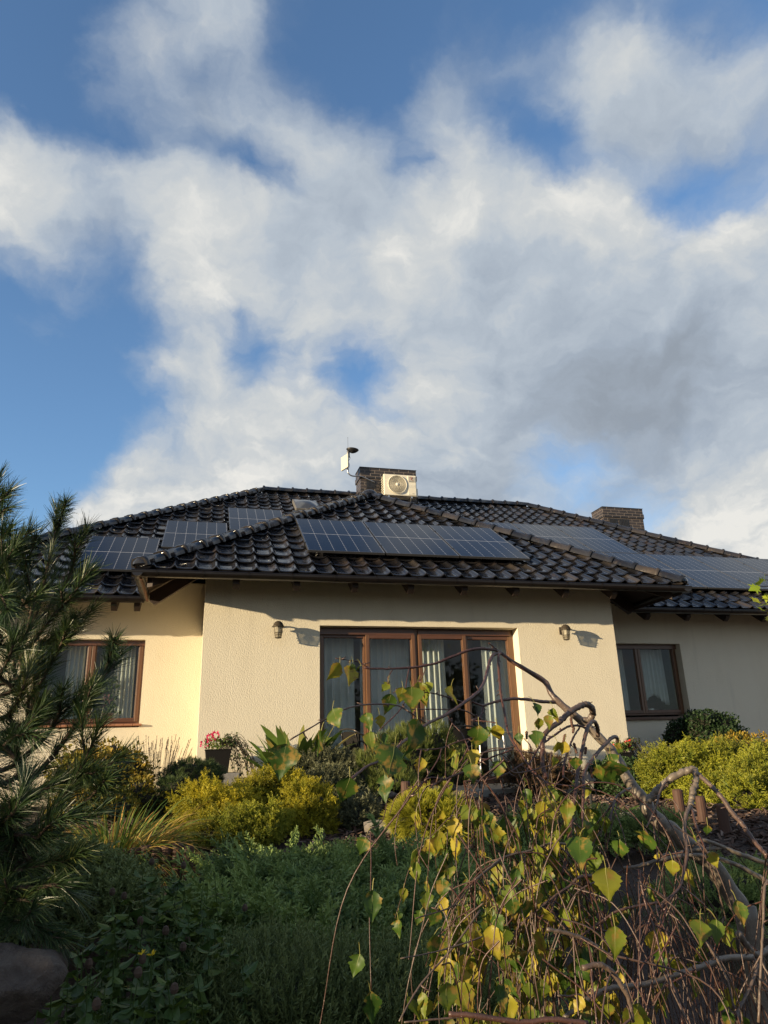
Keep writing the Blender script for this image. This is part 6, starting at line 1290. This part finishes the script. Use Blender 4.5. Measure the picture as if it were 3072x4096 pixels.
# ------------------------------------------------------------------ maple twig from a tree outside the frame on the right
def build_maple():
    root = thing('maple_tree', (4.9, 4.3, float(gz(4.9, 4.3))), 'young maple at the right edge with bright yellow-green lobed leaves', 'maple')
    tr = smooth_path([(4.9, 4.3, -1.3), (4.86, 4.3, 0), (4.9, 4.3, 1.3), (4.85, 4.3, 2.4)], 6); b = MB(); b.tube(tr, np.linspace(.035, .01, len(tr)), 8); b.build('trunk', M['bark'], root, smooth=True)
    ang = []; 
    for a, r in ((0, 0.05), (-150, .45), (-120, .30), (-100, .62), (-72, .42), (-60, .85), (-40, .48), (-22, .60), (0, 1.0), (22, .60), (40, .48), (60, .85), (72, .42), (100, .62), (120, .30), (150, .45)): ang.append((math.radians(a), r))
    V = [(0, 0, .35)]+[(r*math.sin(a), .10*r*r, .35+r*math.cos(a)*.65) for a, r in ang[1:]]; n = len(V)-1; V.append((0, 0, .02))
    F = [(0, i, i+1) for i in range(1, n)]+[(0, n, n+1), (0, n+1, 1)]; t = (np.array(V), np.array(F), np.zeros(len(V)))
    b = MB(); lv = MB(); P = []
    for (u, v) in ((3058, 2320), (3040, 2345), (3062, 2372), (3030, 2395), (3060, 2415), (3045, 2440), (3070, 2465), (3058, 2300), (3085, 2380), (3090, 2340), (3100, 2430), (3120, 2300), (3130, 2460), (3150, 2380)): P.append(at(u, v, 3.9+rng.normal(0, .05)))
    P = np.array(P)
    for p in P: b.tube(smooth_path([V3(4.87, 4.3, p[2]+.05+rng.normal(0, .05)), (p+V3(4.87, 4.3, p[2]+.1))/2, p], 4), .003, 5)
    b.build('branch', M['bark'], root)
    Z = rng.normal(0, .4, (len(P), 3))+V3(-.4, -.2, -.6); lv.inst(t, frames(Z), P, S=rng.uniform(.055, .085, len(P)))
    n = 260; Q = V3(5.0, 4.4, 2.0)+rng.normal(0, 1, (n, 3))*V3(.22, .35, .5); Q = Q[(Q[:, 0] > 5.05) & (Q[:, 2] < 2.5)]; lv.inst(t, frames(rng.normal(0, .5, (len(Q), 3))+V3(-.3, -.2, -.6)), Q, S=rng.uniform(.06, .1, len(Q)))
    lv.build('leaves', M['maple'], root)
build_maple()

# ------------------------------------------------------------------ planting outside the frame that shades the garden and mirrors in the panes
def far_tree(x, y, h, r, label, zb=None, mat='ivy', n=2200):
    g0 = float(gz(x, y)) if abs(x) < 14 else -1.7; root = thing('tree', (x, y, g0), label, 'tree', 'trees outside the photo'); b = MB(); b.tube(smooth_path([(x, y, g0-.1), (x+.05, y, g0+h*.5), (x, y, g0+h*.85)]), np.linspace(.12, .04, 13), 8); b.build('trunk', M['bark'], root, smooth=True)
    b = MB(); k = n; d = nrm(rng.normal(size=(k, 3))); f = lumpy(d, int(abs(x*7+y*3))+1, .25)*rng.uniform(.55, 1.05, k); P = V3(x, y, g0+h*.62)+d*V3(r, r, h*.40)*f[:, None]; s = LF[0]
    b.inst(s, frames(d+rng.normal(0, .6, d.shape)), P, S=rng.uniform(.18, .36, k)); b.build('crown', M[mat], root)
def hedge(x0, y0, x1, y1, hs, label, dep=.9):
    g0 = float(gz(x0, y0)); root = thing('hedge', ((x0+x1)/2, (y0+y1)/2, g0), label, 'hedge'); b = MB(); L = math.hypot(x1-x0, y1-y0); n = int(L*1500); t = rng.random(n); top = np.interp(t, np.linspace(0, 1, len(hs)), hs)+.18*np.sin(t*L*3.1)+.10*np.sin(t*L*7.7+1)
    x = x0+(x1-x0)*t+rng.uniform(-dep/2, dep/2, n); y = y0+(y1-y0)*t+rng.uniform(-.1, .1, n); gg = gz(x, y); z = gg+(top-gg)*rng.random(n)**.7
    b.inst(LF[0], frames(rng.normal(size=(n, 3))+V3(0, 0, .4)), np.stack([x, y, z], 1), S=rng.uniform(.10, .18, n)); b.build('foliage', M['ivy'], root)
    b = MB(); m = 60; tt = np.linspace(0, 1, m); tp = np.interp(tt, np.linspace(0, 1, len(hs)), hs)-.12+.18*np.sin(tt*L*3.1)
    for i in range(m-1):
        xa, xb = x0+(x1-x0)*tt[i], x0+(x1-x0)*tt[i+1]; ya, yb = y0+(y1-y0)*tt[i], y0+(y1-y0)*tt[i+1]
        b.box((min(xa, xb)-.22, ya, -2), (max(xa, xb)+.22, yb+.004, tp[i]))
    b.build('branches', M['core'], root)
hedge(-10.3, -5.5, -10.3, 9.0, [1.2, 1.1, 1.05, 1.1, 2.5, .9, .40, .40, .5, .5, .2], 'unseen leafy hedge added on the left, its height shaped to shade the garden')  # added out of view; height profile shaped to set where shade falls
far_tree(-9, -19, 5.0, 1.8, 'round tree behind the viewer to the left'); far_tree(3, -26, 6, 2.4, 'broad tree behind the viewer'); far_tree(8.5, -24, 5.5, 2.0, 'round tree behind the viewer to the right'); far_tree(15, -22, 7, 2.4, 'tall tree behind the viewer, far right'); far_tree(-1.5, -27, 4.5, 2.0, 'low tree behind the viewer')
